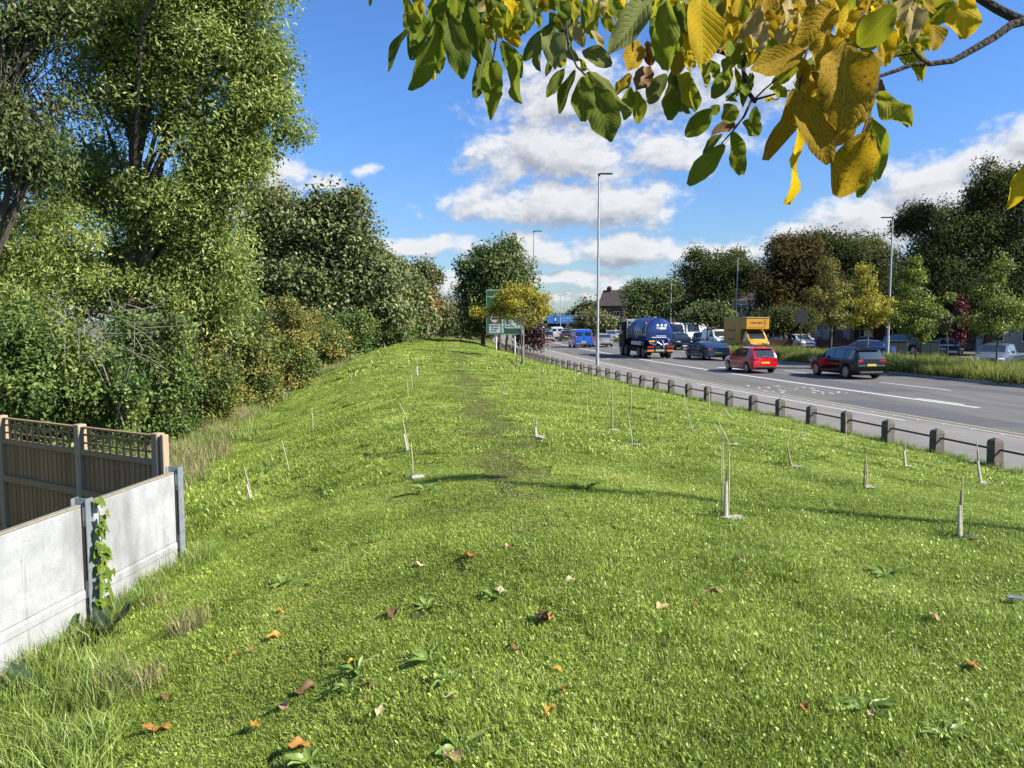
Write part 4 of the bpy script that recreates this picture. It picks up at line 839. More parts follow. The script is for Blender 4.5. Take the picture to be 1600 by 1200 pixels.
for i in range(3):
    x0, x1 = bays[i]+.05, bays[i+1]-.05; n = int((x1-x0)/.088); w = (x1-x0)/n
    for k in range(n):
        xm = x0 + (k+.5)*w; key = (round(w,4), k % 3)
        if key not in bme: bme[key] = MB().prism([(-w/2-.008,-.006),(w/2,-.003),(w/2,.003),(-w/2-.008,.010)], 2, -.15, TB-.02-.004*(k % 3)).mesh('board', board_m)
        o = link('board', bme[key], wf, (xm, -fs*.005, 0)); o.scale = (1, fs, 1)
    for z in (.22, .86): MB().box(((x0+x1)/2, fs*.028, z), (x1-x0,.04,.075), bev=.004).build('rail', rail_w, wf)
    MB().box(((x0+x1)/2, fs*.010, TB+.012), (x1-x0,.065,.055), bev=.005).build('rail', rail_w, wf)
    nx = int((x1-x0)/.125)
    for k in range(nx+1):
        xm = x0 + .015 + k*(x1-x0-.03)/nx; MB().box((xm, fs*.012, (TB+.04+TOP)/2), (.024,.018,TOP-TB-.04), bev=.002).build('trellis_slat', rail_w, wf)
    for z in (TB+.115, TB+.205): MB().box(((x0+x1)/2, -fs*.006, z), (x1-x0,.016,.022), bev=.002).build('trellis_slat', rail_w, wf)
    MB().box(((x0+x1)/2, 0, TOP+.002), (x1-x0,.045,.02), bev=.002).build('top_rail', rail_w, wf)

# ------------------------------------------------------------------ leaves used one by one
def blade_leaf(name, L_, W_, m, curl=.25, fold=.25, wave=.06, seed=0, shape='oval', stalk=.18, nu=9, nv=3, tint=.5, ragged=.02):
    """a leaf along +Y from its base, facing +Z"""
    r_ = np.random.default_rng(seed); V, f = [], []
    for i in range(nu):
        t = i/(nu-1)
        if shape == 'oval': w = math.sin(math.pi*min(1, t*.93+.035)**.95)**.75*(.82+.30*t)
        elif shape == 'heart': w = (1.15*(1-t)**.75 if t > .16 else .75+2.5*t)*(1 if t < 1 else 0)
        else: w = math.sin(math.pi*(t*.97+.015))**.9
        for j in range(-nv, nv+1):
            s = j/nv; x = s*W_/2*max(w, .02)*(1+r_.normal(0, ragged if abs(j) == nv else .02)); y = L_*t - (L_*.10*abs(s)**1.5 if shape == 'heart' and t < .2 else 0)
            z = abs(s)*W_/2*fold*w - curl*L_*t*t*.6 + wave*W_*math.sin(t*9+s*3+seed)*abs(s)
            V.append((x, y, z))
    m_ = 2*nv+1
    for i in range(nu-1):
        for j in range(2*nv): a_ = i*m_+j; f.append((a_, a_+1, a_+m_+1, a_+m_))
    q = len(V); s = stalk*L_; w = L_*.012
    V += [(-w,-s,s*.25),(w,-s,s*.25),(w,.02*L_,0),(-w,.02*L_,0)]; f.append((q,q+1,q+2,q+3))
    return np_mesh(name, V, f, np.full(len(V), tint)+r_.normal(0,.04,len(V)), [m], smooth=True)
def place_leaf(me, base, tip, width, parent=None, name='leaf', up=None, roll=0., L0=1., W0=1.):
    base, tip = Vector(base), Vector(tip); y = tip-base; ln = y.length; y.normalize(); up = Vector(up) if up is not None else Vector((0,0,1))
    x = y.cross(up); x = x.normalized() if x.length > 1e-4 else Vector((1,0,0)); z = x.cross(y); q = Matrix((x, y, z)).transposed().to_4x4() @ Matrix.Rotation(roll, 4, 'Y')
    o = link(name, me, parent); o.matrix_local = Matrix.Translation(base - (parent.location if parent is not None else Vector())) @ q @ Matrix.Diagonal((width/W0, ln/L0, (ln/L0+width/W0)/2, 1)); return o

# climbing vine on the wall's steel post
vine_m = leaf_mat('vine_leaves', [(0,(.06,.11,.012)),(.5,(.13,.20,.022)),(1,(.24,.26,.04))], .4, .45); stem_m = mat('green_stem', (.10,.11,.04), .8)
vl = [blade_leaf('leaf', 1, 1, vine_m, .2, .15, .05, s_, 'heart', .35, 7, 3, .3+.15*s_) for s_ in range(4)]
wdir = wd; face = Vector((wd.y, -wd.x, 0)); face = face if face.x > 0 else -face
vb = WA - wd*bay + face*.075 + wd*.03
vn = empty('climbing_vine', (vb.x, vb.y, float(H(vb.x, vb.y))), 0, 'green bindweed climbing the steel post of the white wall', 'vine')
mb = MB(); rr_ = random.Random(5)
for s_ in range(2): mb.tube([vb + wd*(rr_.uniform(.0,.06)+.02*math.sin(z_*9+s_)) + face*(.015+.015*math.sin(z_*7)) + Vector((0,0,z_)) - vn.location for z_ in np.linspace(.15, 1.30-.3*s_, 12)], .004, 5)
mb.build('stem', stem_m, vn)
for i in range(64):
    z_ = rr_.uniform(.30, 1.20) if i > 4 else 1.30; b_ = vb + wd*rr_.uniform(-.03,.075)+ face*rr_.uniform(.02,.07) + Vector((0,0,z_)); sz_ = rr_.uniform(.05,.095)*(1.2 if z_ < .7 else 1)
    place_leaf(rr_.choice(vl), b_, b_ + (Vector((0,0,-.75)) + wd*rr_.uniform(-.8,.8) + face*rr_.uniform(.1,.6)).normalized()*sz_, sz_*rr_.uniform(.75,1.0), vn, up=face*1.0+Vector((0,0,.5)), roll=rr_.uniform(-.5,.5))
vb2 = WA - wd*bay + face*.06 + wd*.16
for i in range(12):
    z_ = rr_.uniform(.25,.75); b_ = vb2 + wd*rr_.uniform(-.06,.12) + face*rr_.uniform(-.02,.03) + Vector((0,0,z_)); sz_ = rr_.uniform(.04,.075)
    place_leaf(rr_.choice(vl), b_, b_ + (Vector((0,0,-.8)) + wd*rr_.uniform(-.6,.6)+face*.2).normalized()*sz_, sz_*.8, vn, up=face)
# broad dark dock leaves at the wall foot
dock_m = leaf_mat('dock_leaves', [(0,(.018,.035,.014)),(.5,(.04,.065,.022)),(1,(.08,.11,.035))], .25, .4); lawnweed_m = leaf_mat('weed_leaves', [(0,(.075,.12,.022)),(.5,(.14,.21,.04)),(1,(.24,.30,.08))], .35, .4, gloss=.5, gain=1.3)
dl = [blade_leaf('leaf', 1, 1, dock_m, .35, .2, .10, s_, 'oval', .5, 9, 3, .2+.25*s_) for s_ in range(3)]; wl = [blade_leaf('leaf', 1, 1, lawnweed_m, .5, .3, .06, s_, 'oval', .1, 7, 2, .25+.2*s_) for s_ in range(4)]
def rosette(name, label, cat, loc, n, r0, r1, wr, meshes, seed, lift=.35, group=None):
    r_ = random.Random(seed); root = empty(name, loc, 0, label, cat, group)
    for i in range(n):
        a_ = 2*math.pi*i/n + r_.uniform(-.4,.4); l_ = r_.uniform(r0, r1); e_ = r_.uniform(lift*.4, lift*1.5); b_ = Vector(loc) + Vector((math.cos(a_)*.015, math.sin(a_)*.015, .01))
        place_leaf(r_.choice(meshes), b_, b_ + Vector((math.cos(a_)*math.cos(e_), math.sin(a_)*math.cos(e_), math.sin(e_)))*l_, l_*wr*r_.uniform(.8,1.2), root, roll=r_.uniform(-.3,.3))
    return root
for k, (px, py) in enumerate(((165,1000),(90,1022),(55,1090))):
    g_ = G(px, py); rosette('dock_plant', ('broad-leaved dark dock plant at the foot of the vine','ragged dock plant against the white wall left of the vine','low dock plant at the wall\'s left end near the photo corner')[k], 'plant', g_, 9, .18, .34, .42, dl, 60+k, .7, 'dock plants along the wall')
weeds = [(560,1052,.16,'tall rosette weed left of centre in the front lawn'),(672,1038,.15,'dark-leaved rosette weed right of the tall one'),(545,1078,.13,'rosette weed just below the tall one'),(442,915,.15,'rosette weed upper left towards the wall'),(772,935,.13,'weed beside the cream leaf in mid lawn'),(700,1068,.13,'flat weed below the dark-leaved rosette'),(1352,1112,.14,'upright weed in the lower right lawn'),(720,1172,.15,'flat weed at the bottom centre'),(665,952,.12,'small narrow weed near the dark brown leaf'),(668,768,.22,'dark weed below the stone-footed sapling'),(915,765,.22,'dark grassy weed beside the shadow line'),(1385,903,.16,'dark tuft weed towards the right of the lawn'),(485,1195,.14,'pale weed at the lower photo edge left of centre'),(1480,1155,.13,'weed with yellow tips near the lower right corner')]
for k, (px, py, l_, lab) in enumerate(weeds): rosette('lawn_weed', lab, 'weed', G(px, py), 9, l_*.45, l_*.85, .40, wl if k not in (1,9,10,11) else wl[:2], 90+k, .5, 'rosette weeds in the lawn')

# ------------------------------------------------------------------ fallen leaves
fl_m = {'yellow': leaf_mat('fallen_yellow', [(0,(.40,.22,.03)),(1,(.55,.36,.06))], .2, .6, spots=((.22,.10,.03), 40, .56, .70)), 'orange': leaf_mat('fallen_orange', [(0,(.33,.15,.03)),(1,(.42,.22,.05))], .2, .6, spots=((.16,.06,.03), 40, .54, .70)),
 'tan': leaf_mat('fallen_tan', [(0,(.34,.20,.10)),(1,(.50,.34,.19))], .15, .7, spots=((.20,.11,.05), 40, .54, .70)), 'brown': leaf_mat('fallen_brown', [(0,(.10,.058,.024)),(1,(.17,.10,.038))], .1, .6), 'cream': leaf_mat('fallen_cream', [(0,(.52,.40,.20)),(1,(.62,.52,.30))], .2, .7)}
fl = {c: [blade_leaf('fallen_leaf', 1, 1, m_, cu, fo_, .16, s_, 'oval', .25, 8, 3, .2+.3*s_, ragged=.08) for s_, (cu, fo_) in enumerate(((-.25,.2),(.4,.35),(.7,.15)))] for c, m_ in fl_m.items()}
fallen = [(733,876,20,'orange','orange fallen leaf above the centre of the front lawn'),(797,861,16,'tan','tan fallen leaf farthest up the front lawn'),(655,888,16,'cream','cream fallen leaf left of the orange one'),(613,967,22,'brown','dark brown curled leaf left of centre'),(443,957,16,'yellow','yellow fallen leaf below the upper left weed'),(362,1031,19,'yellow','yellow leaf nearest the wall-foot grass'),(400,1143,20,'yellow','golden leaf near the bottom left'),(443,1109,22,'tan','tan curled leaf right of the golden one'),(595,1120,22,'cream','cream curled leaf near the bottom centre'),(578,1080,18,'brown','brown leaf below the rosette weeds'),(480,1083,24,'brown','long brown leaf left of the rosette weeds'),(253,1143,22,'orange','larger orange leaf of the pair by the wall grass'),(233,1146,14,'orange','smaller orange leaf of the pair by the wall grass'),(262,1095,18,'brown','brown leaf above the orange pair'),(1037,955,22,'tan','tan leaf lying flat right of the big leaf cluster'),(1113,931,20,'tan','rounded tan leaf farther right of the leaf cluster'),(1152,880,20,'tan','tan leaf with its stalk by the thin twig shadow'),(1170,902,14,'orange','small orange leaf under the stalked tan leaf'),(1258,1118,16,'orange','bright orange leaf in the lower right lawn'),(1360,1127,12,'tan','tiny tan leaf under the upright weed'),(783,930,15,'cream','cream folded leaf beside the mid lawn weed'),(858,1123,17,'yellow','yellow leaf below centre'),(872,1053,12,'yellow','little yellow leaf between cluster and bottom'),(803,1020,16,'brown','standing brown leaf below the leaf cluster'),(882,1089,18,'orange','reddish upright leaf below right of the cluster'),(706,1194,24,'tan','tan leaf cut by the bottom edge'),(1416,1192,26,'brown','brown leaf at the bottom edge right'),(1520,1050,18,'orange','reddish leaf at the far lower right'),(553,1040,15,'yellow','yellow upright leaf among the rosette weeds'),(886,913,16,'cream','pale cream leaf above the leaf cluster'),(575,1104,12,'orange','orange-brown scrap above the bottom cream leaf'),(432,1000,20,'yellow','olive yellow leaf left of the rosette weeds'),(397,1022,14,'brown','dark leaf right of the wall-foot yellow leaf'),(468,1175,22,'orange','narrow orange leaf at the bottom left of centre'),(703,1098,13,'cream','cream scrap right of the brown leaf'),(1085,953,13,'orange','small brown-orange leaf between the two tan leaves'),(1460,975,12,'tan','faint tan scrap towards the right border')]
for k, (px, py, s_, c, lab) in enumerate(fallen):
    g_ = G(px, py); y_ = g_.y; ln = s_/F*math.hypot(y_, 1.6)*1.5; r_ = random.Random(k); a_ = r_.uniform(0, 6.28); b_ = g_ + Vector((-math.cos(a_)*ln/2, -math.sin(a_)*ln/2, .030))
    o = place_leaf(fl[c][k % 3], b_, b_ + Vector((math.cos(a_)*ln, math.sin(a_)*ln, r_.uniform(-.01,.02))), ln*r_.uniform(.45,.62), None, 'fallen_leaf', roll=r_.uniform(-.35,.35)); tag(o, lab, 'leaf', 'leaves fallen on the lawn')
g_ = G(850, 980); cl = empty('leaf_cluster', g_, 0, 'large crumpled orange-brown leaf cluster in the front lawn', 'leaf')
for k, (dx, dy, s_, c) in enumerate(((-.045,.0,.075,'brown'),(.0,-.03,.085,'orange'),(.035,.03,.085,'tan'),(.055,0,.06,'orange'),(0,.03,.07,'orange'))):
    b_ = g_ + Vector((dx, dy, .035)); a_ = k*1.3; place_leaf(fl[c][k % 3], b_, b_ + Vector((math.cos(a_)*s_, math.sin(a_)*s_*.6, .045)), s_*.85, cl, 'leaflet', roll=.4*(-1)**k)
g_ = G(1585, 947); li = MB(); li.prism([(-.045,0),(-.012,.026),(.03,.03),(.058,.006),(.03,-.024),(-.02,-.02)], 2, .0, .008); li.box((-.03,.006,.012), (.055,.014,.01), .5)
tag(li.build('crushed_can', mat('crushed_aluminium', (.17,.175,.185), .5, metal=.3), None, loc=g_+Vector((0,0,.045))), 'flattened silver litter at the right border of the lawn', 'litter')

# ------------------------------------------------------------------ planted whips with canes
cane_m = mat('bamboo_cane', (.52,.45,.28), .6, noise=((.40,.33,.19), 20, .4, .65)); guard_m = mat('clear_spiral_guard', (.55,.53,.44), .4, noise=((.36,.34,.27), 25, .35, .65)); whip_m = mat('whip_bark', (.11,.075,.055), .8); mat_m = mat('pale_mulch_mat', (.42,.41,.37), .9, noise=((.20,.18,.15), 14, .4, .62)); soil_d = mat('bare_soil', (.045,.035,.025), .95)
saps = [(1138,812,1139,703,'g2m','sapling in a split tube with two tall canes, nearest of the planted whips'),(1503,843,1504,745,'gs','sapling in a pale tube near the right border of the lawn'),(1353,764,1353,712,'wm','brown-staked sapling on a pale mat near the rail'),(1239,732,1230,690,'wm','thin leaning sapling between the nearest tube and the rail'),(1417,731,1413,682,'gm','sapling on a white mat in front of the posts right'),(1535,757,1526,690,'gm','slanting sapling on a torn mat below the rightmost posts'),(1254,684,1252,647,'m','short cane on a pale mat just inside the posts'),(1321,706,1322,652,'','lone cane close to the posts right of the short cane'),(1142,697,1122,657,'2m','pair of canes leaning sharply over a white mat'),(1083,675,1072,632,'m','slanting cane on a broken white mat'),(1028,657,1027,617,'','straight cane mid slope left of the slanting one'),(986,643,986,604,'w','dark whip farther up the slope'),(957,674,957,628,'wm','brown stake on a round mat in mid lawn'),(989,697,981,646,'m','thin cane by a white scrap and dark tuft'),(919,651,917,612,'','pale cane left of the mid lawn stake'),(957,629,957,600,'m','short cane on a little white mat'),(925,615,926,578,'w','dark whip near the tall lamp post'),(1010,620,1007,598,'','tiny leaning cane by the post row'),(1108,646,1108,608,'','tall thin cane close to the post row'),(1148,657,1130,638,'2','cane bent over into a low arch'),(1194,668,1193,636,'','thin cane beside the post row, right of the arch'),(840,685,838,652,'gm','white-tubed sapling on a bright mat right of the path'),(645,750,642,690,'t','cane with a flat stone at its foot left of the path'),(639,705,629,655,'g','bent white tube left of the path'),(637,657,624,629,'','slanting cane above the bent tube'),(638,622,636,592,'t','cane in a dark tuft farther up left of the path'),(645,609,643,578,'','faint cane beside the dark tuft one'),(653,588,651,561,'g','thick white tube near the ridge top'),(397,791,381,728,'g','pale leaning tube nearest the wall\'s end post'),(453,741,440,688,'','leaning cane halfway from wall to path'),(489,673,487,637,'m','thin cane high on the left bank'),(546,607,550,582,'w','twiggy whip on the upper left bank'),(583,571,579,556,'g','little white tube near the hedge shadow'),(596,560,590,545,'','small cane close to the hedge end'),(603,547,600,536,'g','tiny white tube at the ridge skyline'),(863,611,862,577,'','faint cane up the slope left of the lamp'),(843,606,842,572,'','faint cane below the golden tree'),(899,602,899,574,'','faint cane half way to the lamp'),(786,617,789,602,'wm','stub on a pale scrap right of the path'),(822,640,829,632,'w','dark broken whip above the white-tubed sapling'),(1131,760,1129,690,'','slender cane right behind the nearest tube'),(852,592,852,569,'','tiny faint cane highest up the slope by the golden tree'),(877,597,876,567,'','faint cane two steps left of the dark whip'),(911,594,910,568,'','faint cane just left of the tall lamp post'),(945,604,944,578,'','faint cane just right of the tall lamp post'),(974,616,973,590,'','thin cane between dark whip and leaning cane'),(1070,642,1070,614,'','thin cane left of the tall thin one by the posts')]
for k, (px, py, tx, ty, fl_, lab) in enumerate(saps):
    g_ = G(px, py); t_ = P(tx, ty, g_.y) - g_; r_ = random.Random(300+k); root = empty('sapling', g_, 0, lab, 'sapling', 'planted saplings with canes'); up = t_.normalized()
    cr_ = .0045 + .00014*g_.y
    MB().tube([-up*.05, t_*.5+Vector((r_.uniform(-.01,.01),0,0)), t_], [cr_, cr_, cr_*.85], 6).build('cane', cane_m, root)
    if '2' in fl_: MB().tube([Vector((-.05,.03,-.03)), t_*.95+Vector((-.06,.0,-.02))], [cr_*.9, cr_*.8], 6).build('cane', cane_m, root)
    if 'w' in fl_ or 'g' in fl_: MB().tube([Vector((-.02,0,-.02)), t_*.45+Vector((-.016,0,0)), t_*.78+Vector((-.012,0,0))], [.009,.007,.003], 6).build('stem', whip_m, root)
    if 'g' in fl_:
        hh = t_*.55; prof = []; mb = MB(); rg = .015 if g_.y < 20 else .02
        for s_ in range(9): prof.append(Vector((-.022,0,0)) + hh*(s_/8))
        mb.tube(prof, [rg*(1.15 - .35*s_/8 + .06*(s_ % 2)) for s_ in range(9)], 9); mb.build('tube_guard', guard_m, root, smooth=True)
    if 'm' in fl_ or 's' in fl_:
        n = 11; mb = MB(); rx, ry = (.13, .08) if k == 0 else (r_.uniform(.07,.11), r_.uniform(.06,.10)); vs = []
        for s_ in range(n):
            a_ = 2*math.pi*s_/n; q = r_.uniform(.55,1.15); x, y = math.cos(a_)*rx*q+.04, math.sin(a_)*ry*q; vs.append((x, y, float(H(g_.x+x, g_.y+y))-g_.z+.014+r_.uniform(0,.022)))
        vs.append((.04,0,.04)); mb.add(vs, [(s_, (s_+1)%n, n) for s_ in range(n)]); mb.add([(v[0],v[1],v[2]-.03) for v in vs[:n]], [tuple(range(n-1,-1,-1))]); mb.build('mulch_mat', mat_m if 's' not in fl_ else soil_d, root)
    if 'm' in fl_ or 't' in fl_ or 's' in fl_:
        n = 8; mb = MB(); vs = [(math.cos(2*math.pi*s_/n)*r_.uniform(.08,.16)-.12, math.sin(2*math.pi*s_/n)*r_.uniform(.06,.12)+.04, .045) for s_ in range(n)]; vs = [(x,y,float(H(g_.x+x,g_.y+y))-g_.z+z-.036) for x,y,z in vs]; mb.add(vs, [tuple(range(n))]); mb.build('bare_soil', soil_d, root)
    if 't' in fl_ and px == 645: MB().box((.05,.0,.03), (.16,.09,.05), .3, bev=.02).build('stone', kerbm, root)
    if k in (0,1,3,9,13,22,25): 
        for s_ in range(14):
            a_ = r_.uniform(0,6.28); b_ = g_+Vector((math.cos(a_)*.10-.04, math.sin(a_)*.08+.03, 0)); l_ = r_.uniform(.06,.13); place_leaf(wl[s_ % 4], b_, b_+Vector((r_.uniform(-.5,.5), r_.uniform(-.4,.4), .9)).normalized()*l_, .012, root, 'grass_blade')
# stakes of the golden tree
st = empty('tree_stake', G(804,585), 0, 'slanting dark stake left of the golden tree\'s trunk', 'stake'); MB().tube([Vector((0,0,-.1)), P(811,545,41)-st.location, P(813,520,41)-st.location], [.03,.028,.026], 7).build('pole', whip_m, st)
st = empty('tree_stake', G(818,571), 0, 'pale upright stake right of the golden tree\'s trunk', 'stake'); MB().tube([Vector((0,0,-.1)), P(818,512,40)-st.location], [.03,.028], 7).build('pole', BARK_PALE, st)

# ------------------------------------------------------------------ the branch overhead
def pt(u, v, zoom, D):
    px, py = (560+u/3.077, v/3.077) if zoom == 6 else (1040+u/2.857, v/2.857); d = pixdir(px, py); return Vector((0,0,CAM_Z)) + d*D
spotd = (.10,.055,.02)
om = {'dg': leaf_mat('leaf_dark_green', veins=True, cols=[(0,(.090,.120,.012)),(1,(.13,.165,.018))], trans=.55, rough=.6, gloss=.12), 'g': leaf_mat('leaf_green', veins=True, cols=[(0,(.125,.165,.012)),(1,(.19,.23,.02))], trans=.55, rough=.6, gloss=.12),
 'yg': leaf_mat('leaf_yellow_green', veins=True, cols=[(0,(.20,.22,.012)),(1,(.29,.28,.016))], trans=.58, rough=.6, gloss=.15, spots=((.16,.10,.02), 55, .62, .72)), 'y': leaf_mat('leaf_yellow', veins=True, cols=[(0,(.46,.31,.008)),(1,(.58,.41,.012))], trans=.55, rough=.7, gloss=.1, spots=(spotd, 38, .57, .70)),
 'yb': leaf_mat('leaf_brown_yellow', veins=True, cols=[(0,(.30,.185,.010)),(1,(.44,.29,.012))], trans=.5, rough=.7, gloss=.1, spots=((.075,.035,.015), 26, .50, .66)), 'p': leaf_mat('leaf_pale_back', veins=True, cols=[(0,(.14,.16,.045)),(1,(.18,.20,.06))], trans=.45, rough=.7, gloss=.1), 't': leaf_mat('leaf_tan', veins=True, cols=[(0,(.34,.26,.09)),(1,(.44,.35,.15))], trans=.45, rough=.7, gloss=.1, spots=(spotd, 30, .60, .72)), 'b': leaf_mat('leaf_brown', [(0,(.15,.075,.025)),(1,(.23,.12,.035))], .35, .6, spots=((.05,.025,.012), 30, .5, .66))}
ol = {c: [blade_leaf('leaf', 1, 1, m_, cu, fo_, wa_, s_, 'oval', .12, 11, 3, .1+.2*s_, ragged=rg_) for s_, (cu, fo_, wa_, rg_) in enumerate(((.12,.28,.05,.02),(.35,.4,.10,.05),(-.2,.2,.08,.03),(.5,.55,.12,.09),(.2,.1,.14,.06)))] for c, m_ in om.items()}
ot = empty('overhanging_tree', (3.2, -.6, float(H(3.2, -.6))), 0, 'overhanging branch with large green and yellow leaves at the top', 'tree')
twm = mat('dark_twig', (.022,.017,.013), .95, noise=((.045,.036,.028), 60, .4, .65), bump=.5, bscale=120)
tw = MB()
def twig(pts, zoom, D0, D1, r0, r1):
    n = len(pts); q = [pt(u, v, zoom, D0+(D1-D0)*i/(n-1)) - ot.location for i, (u, v) in enumerate(pts)]; tw.tube(q, [r0+(r1-r0)*i/(n-1) for i in range(n)], 8); return q
q = twig([(1760,95),(1600,95),(1540,112),(1470,165),(1400,205),(1330,245),(1280,272),(1180,285),(1100,288),(1030,315),(950,342)], 7, 1.42, 1.38, .0085, .003)
twig([(1600,95),(1550,75),(1480,40),(1400,-10),(1300,-60),(1100,-90),(900,-60),(560,-80)], 7, 1.42, 1.5, .009, .007)
twig([(940,-10),(905,25),(865,45),(760,60),(700,70)], 7, 1.5, 1.4, .006, .003); twig([(540,-60),(520,75),(450,160),(400,205),(350,240),(270,240),(200,215),(120,195),(45,192)], 7, 1.5, 1.45, .006, .003)
twig([(350,240),(347,300),(352,360),(375,420),(400,455)], 7, 1.46, 1.42, .0045, .004); twig([(400,445),(470,425),(555,403)], 7, 1.42, 1.4, .0022, .0014); twig([(385,445),(350,520),(300,585),(250,640)], 7, 1.42, 1.38, .0025, .0012); twig([(345,390),(300,425),(270,450)], 7, 1.44, 1.42, .002, .0012); twig([(500,350),(440,400),(400,440)], 7, 1.4, 1.4,.0014,.0016)
twig([(700,70),(640,180),(615,290),(590,430)], 7, 1.4, 1.25, .003, .002); twig([(850,200),(900,230),(1000,255),(1110,235)], 7, 1.35, 1.3, .0022, .0015); twig([(1180,285),(1140,260),(1100,220)], 7, 1.38, 1.34, .004, .003); twig([(950,342),(930,440),(900,540),(880,590)], 7, 1.36, 1.25, .003, .002)
twig([(1130,-30),(1110,20),(1070,70),(1005,115),(980,150)], 6, 1.5, 1.4, .005, .002); twig([(655,-30),(662,80),(665,190),(645,300)], 6, 1.45, 1.4, .003, .0016); twig([(1000,120),(1010,230),(1050,320),(1090,360)], 6, 1.4, 1.35, .0022, .0015); twig([(-250,-130),(200,-90),(700,-50),(1150,-60),(1700,-90)], 6, 1.55, 1.55, .004, .009); twig([(400,-70),(430,30),(420,100)], 6, 1.5, 1.4, .003, .002); twig([(1500,-60),(1510,150),(1500,300)], 6, 1.5, 1.35, .004, .002)
# limb and trunk out of view to the right
trk = [Vector((0,0,-.1)), Vector((.02,.05,1.2)), Vector((-.05,.15,2.2)), Vector((-.7,.8,2.62)), pt(1760,95,7,1.42)-ot.location]
tw.tube(trk, [.10,.085,.06,.035,.011], 10)
tw.build('branch', twm, ot, smooth=True)
OL = [ # (base u, v, tip u, v, width, colour) in the left half of the branch
 (250,120,135,340,75,'dg'),(395,90,268,435,92,'g'),(310,55,255,285,92,'dg'),(405,120,340,375,52,'y'),(445,70,505,388,125,'dg'),(520,-10,575,278,115,'dg'),(590,90,642,190,75,'yg'),(405,190,385,345,50,'g'),(622,190,566,466,62,'dg'),(640,298,640,535,105,'g'),(685,100,768,215,72,'y'),(688,198,782,378,95,'g'),(792,270,735,472,46,'g'),(912,28,785,152,52,'g'),(945,108,790,292,72,'dg'),(897,168,845,318,42,'p'),(940,148,945,302,118,'p'),(985,110,1036,292,52,'p'),(988,330,904,476,58,'dg'),(1042,338,960,544,62,'dg'),(1080,368,1085,582,118,'dg'),(1140,412,1218,702,158,'dg'),(1100,350,1132,505,60,'g'),(1108,338,1268,528,46,'p'),(1078,245,1218,305,95,'p'),(1042,98,1080,218,60,'t'),(1088,118,1188,228,42,'t'),(1405,0,1222,225,130,'p'),(1480,5,1472,332,135,'g'),(1345,196,1280,355,105,'yb'),(1388,198,1410,315,72,'b'),(1312,360,1238,445,62,'yb'),(1402,318,1332,442,92,'b'),(1482,358,1388,496,102,'p'),(1500,385,1502,578,98,'g'),(1310,418,1270,584,72,'g'),(1340,438,1346,588,76,'yg'),(1518,328,1572,542,42,'p'),
 (682,-10,694,64,46,'yg'),(758,10,800,108,78,'y'),(648,5,556,55,42,'t'),(820,-10,826,68,60,'g'),(1142,-20,1170,72,76,'t'),(1228,-20,1220,94,88,'y'),(962,5,1012,88,66,'g'),(1042,10,1040,96,66,'yg'),(885,-20,850,40,60,'g'),(432,-10,380,130,105,'g'),(305,-10,258,105,62,'y'),(222,-30,238,48,30,'g'),(62,-40,55,28,24,'g'),(560,-30,480,30,60,'dg'),(610,-20,660,90,60,'yb'),(720,-30,740,50,80,'y'),(780,-40,860,30,70,'g'),(930,-40,960,60,80,'g'),(1010,-40,1060,50,70,'yg'),(480,-20,440,90,70,'g'),(240,60,225,110,40,'b'),(730,140,745,215,40,'yg'),(1560,160,1600,330,60,'y'),(1545,250,1530,360,70,'yb'),(1600,340,1575,500,60,'yg'),(1310,-30,1330,60,70,'t'),(970,240,975,330,60,'yg'),(1062,280,1090,350,36,'yg'),(925,280,905,360,34,'dg'),(470,30,500,100,60,'yg'),(690,30,720,110,50,'g'),(840,70,820,130,50,'g')]
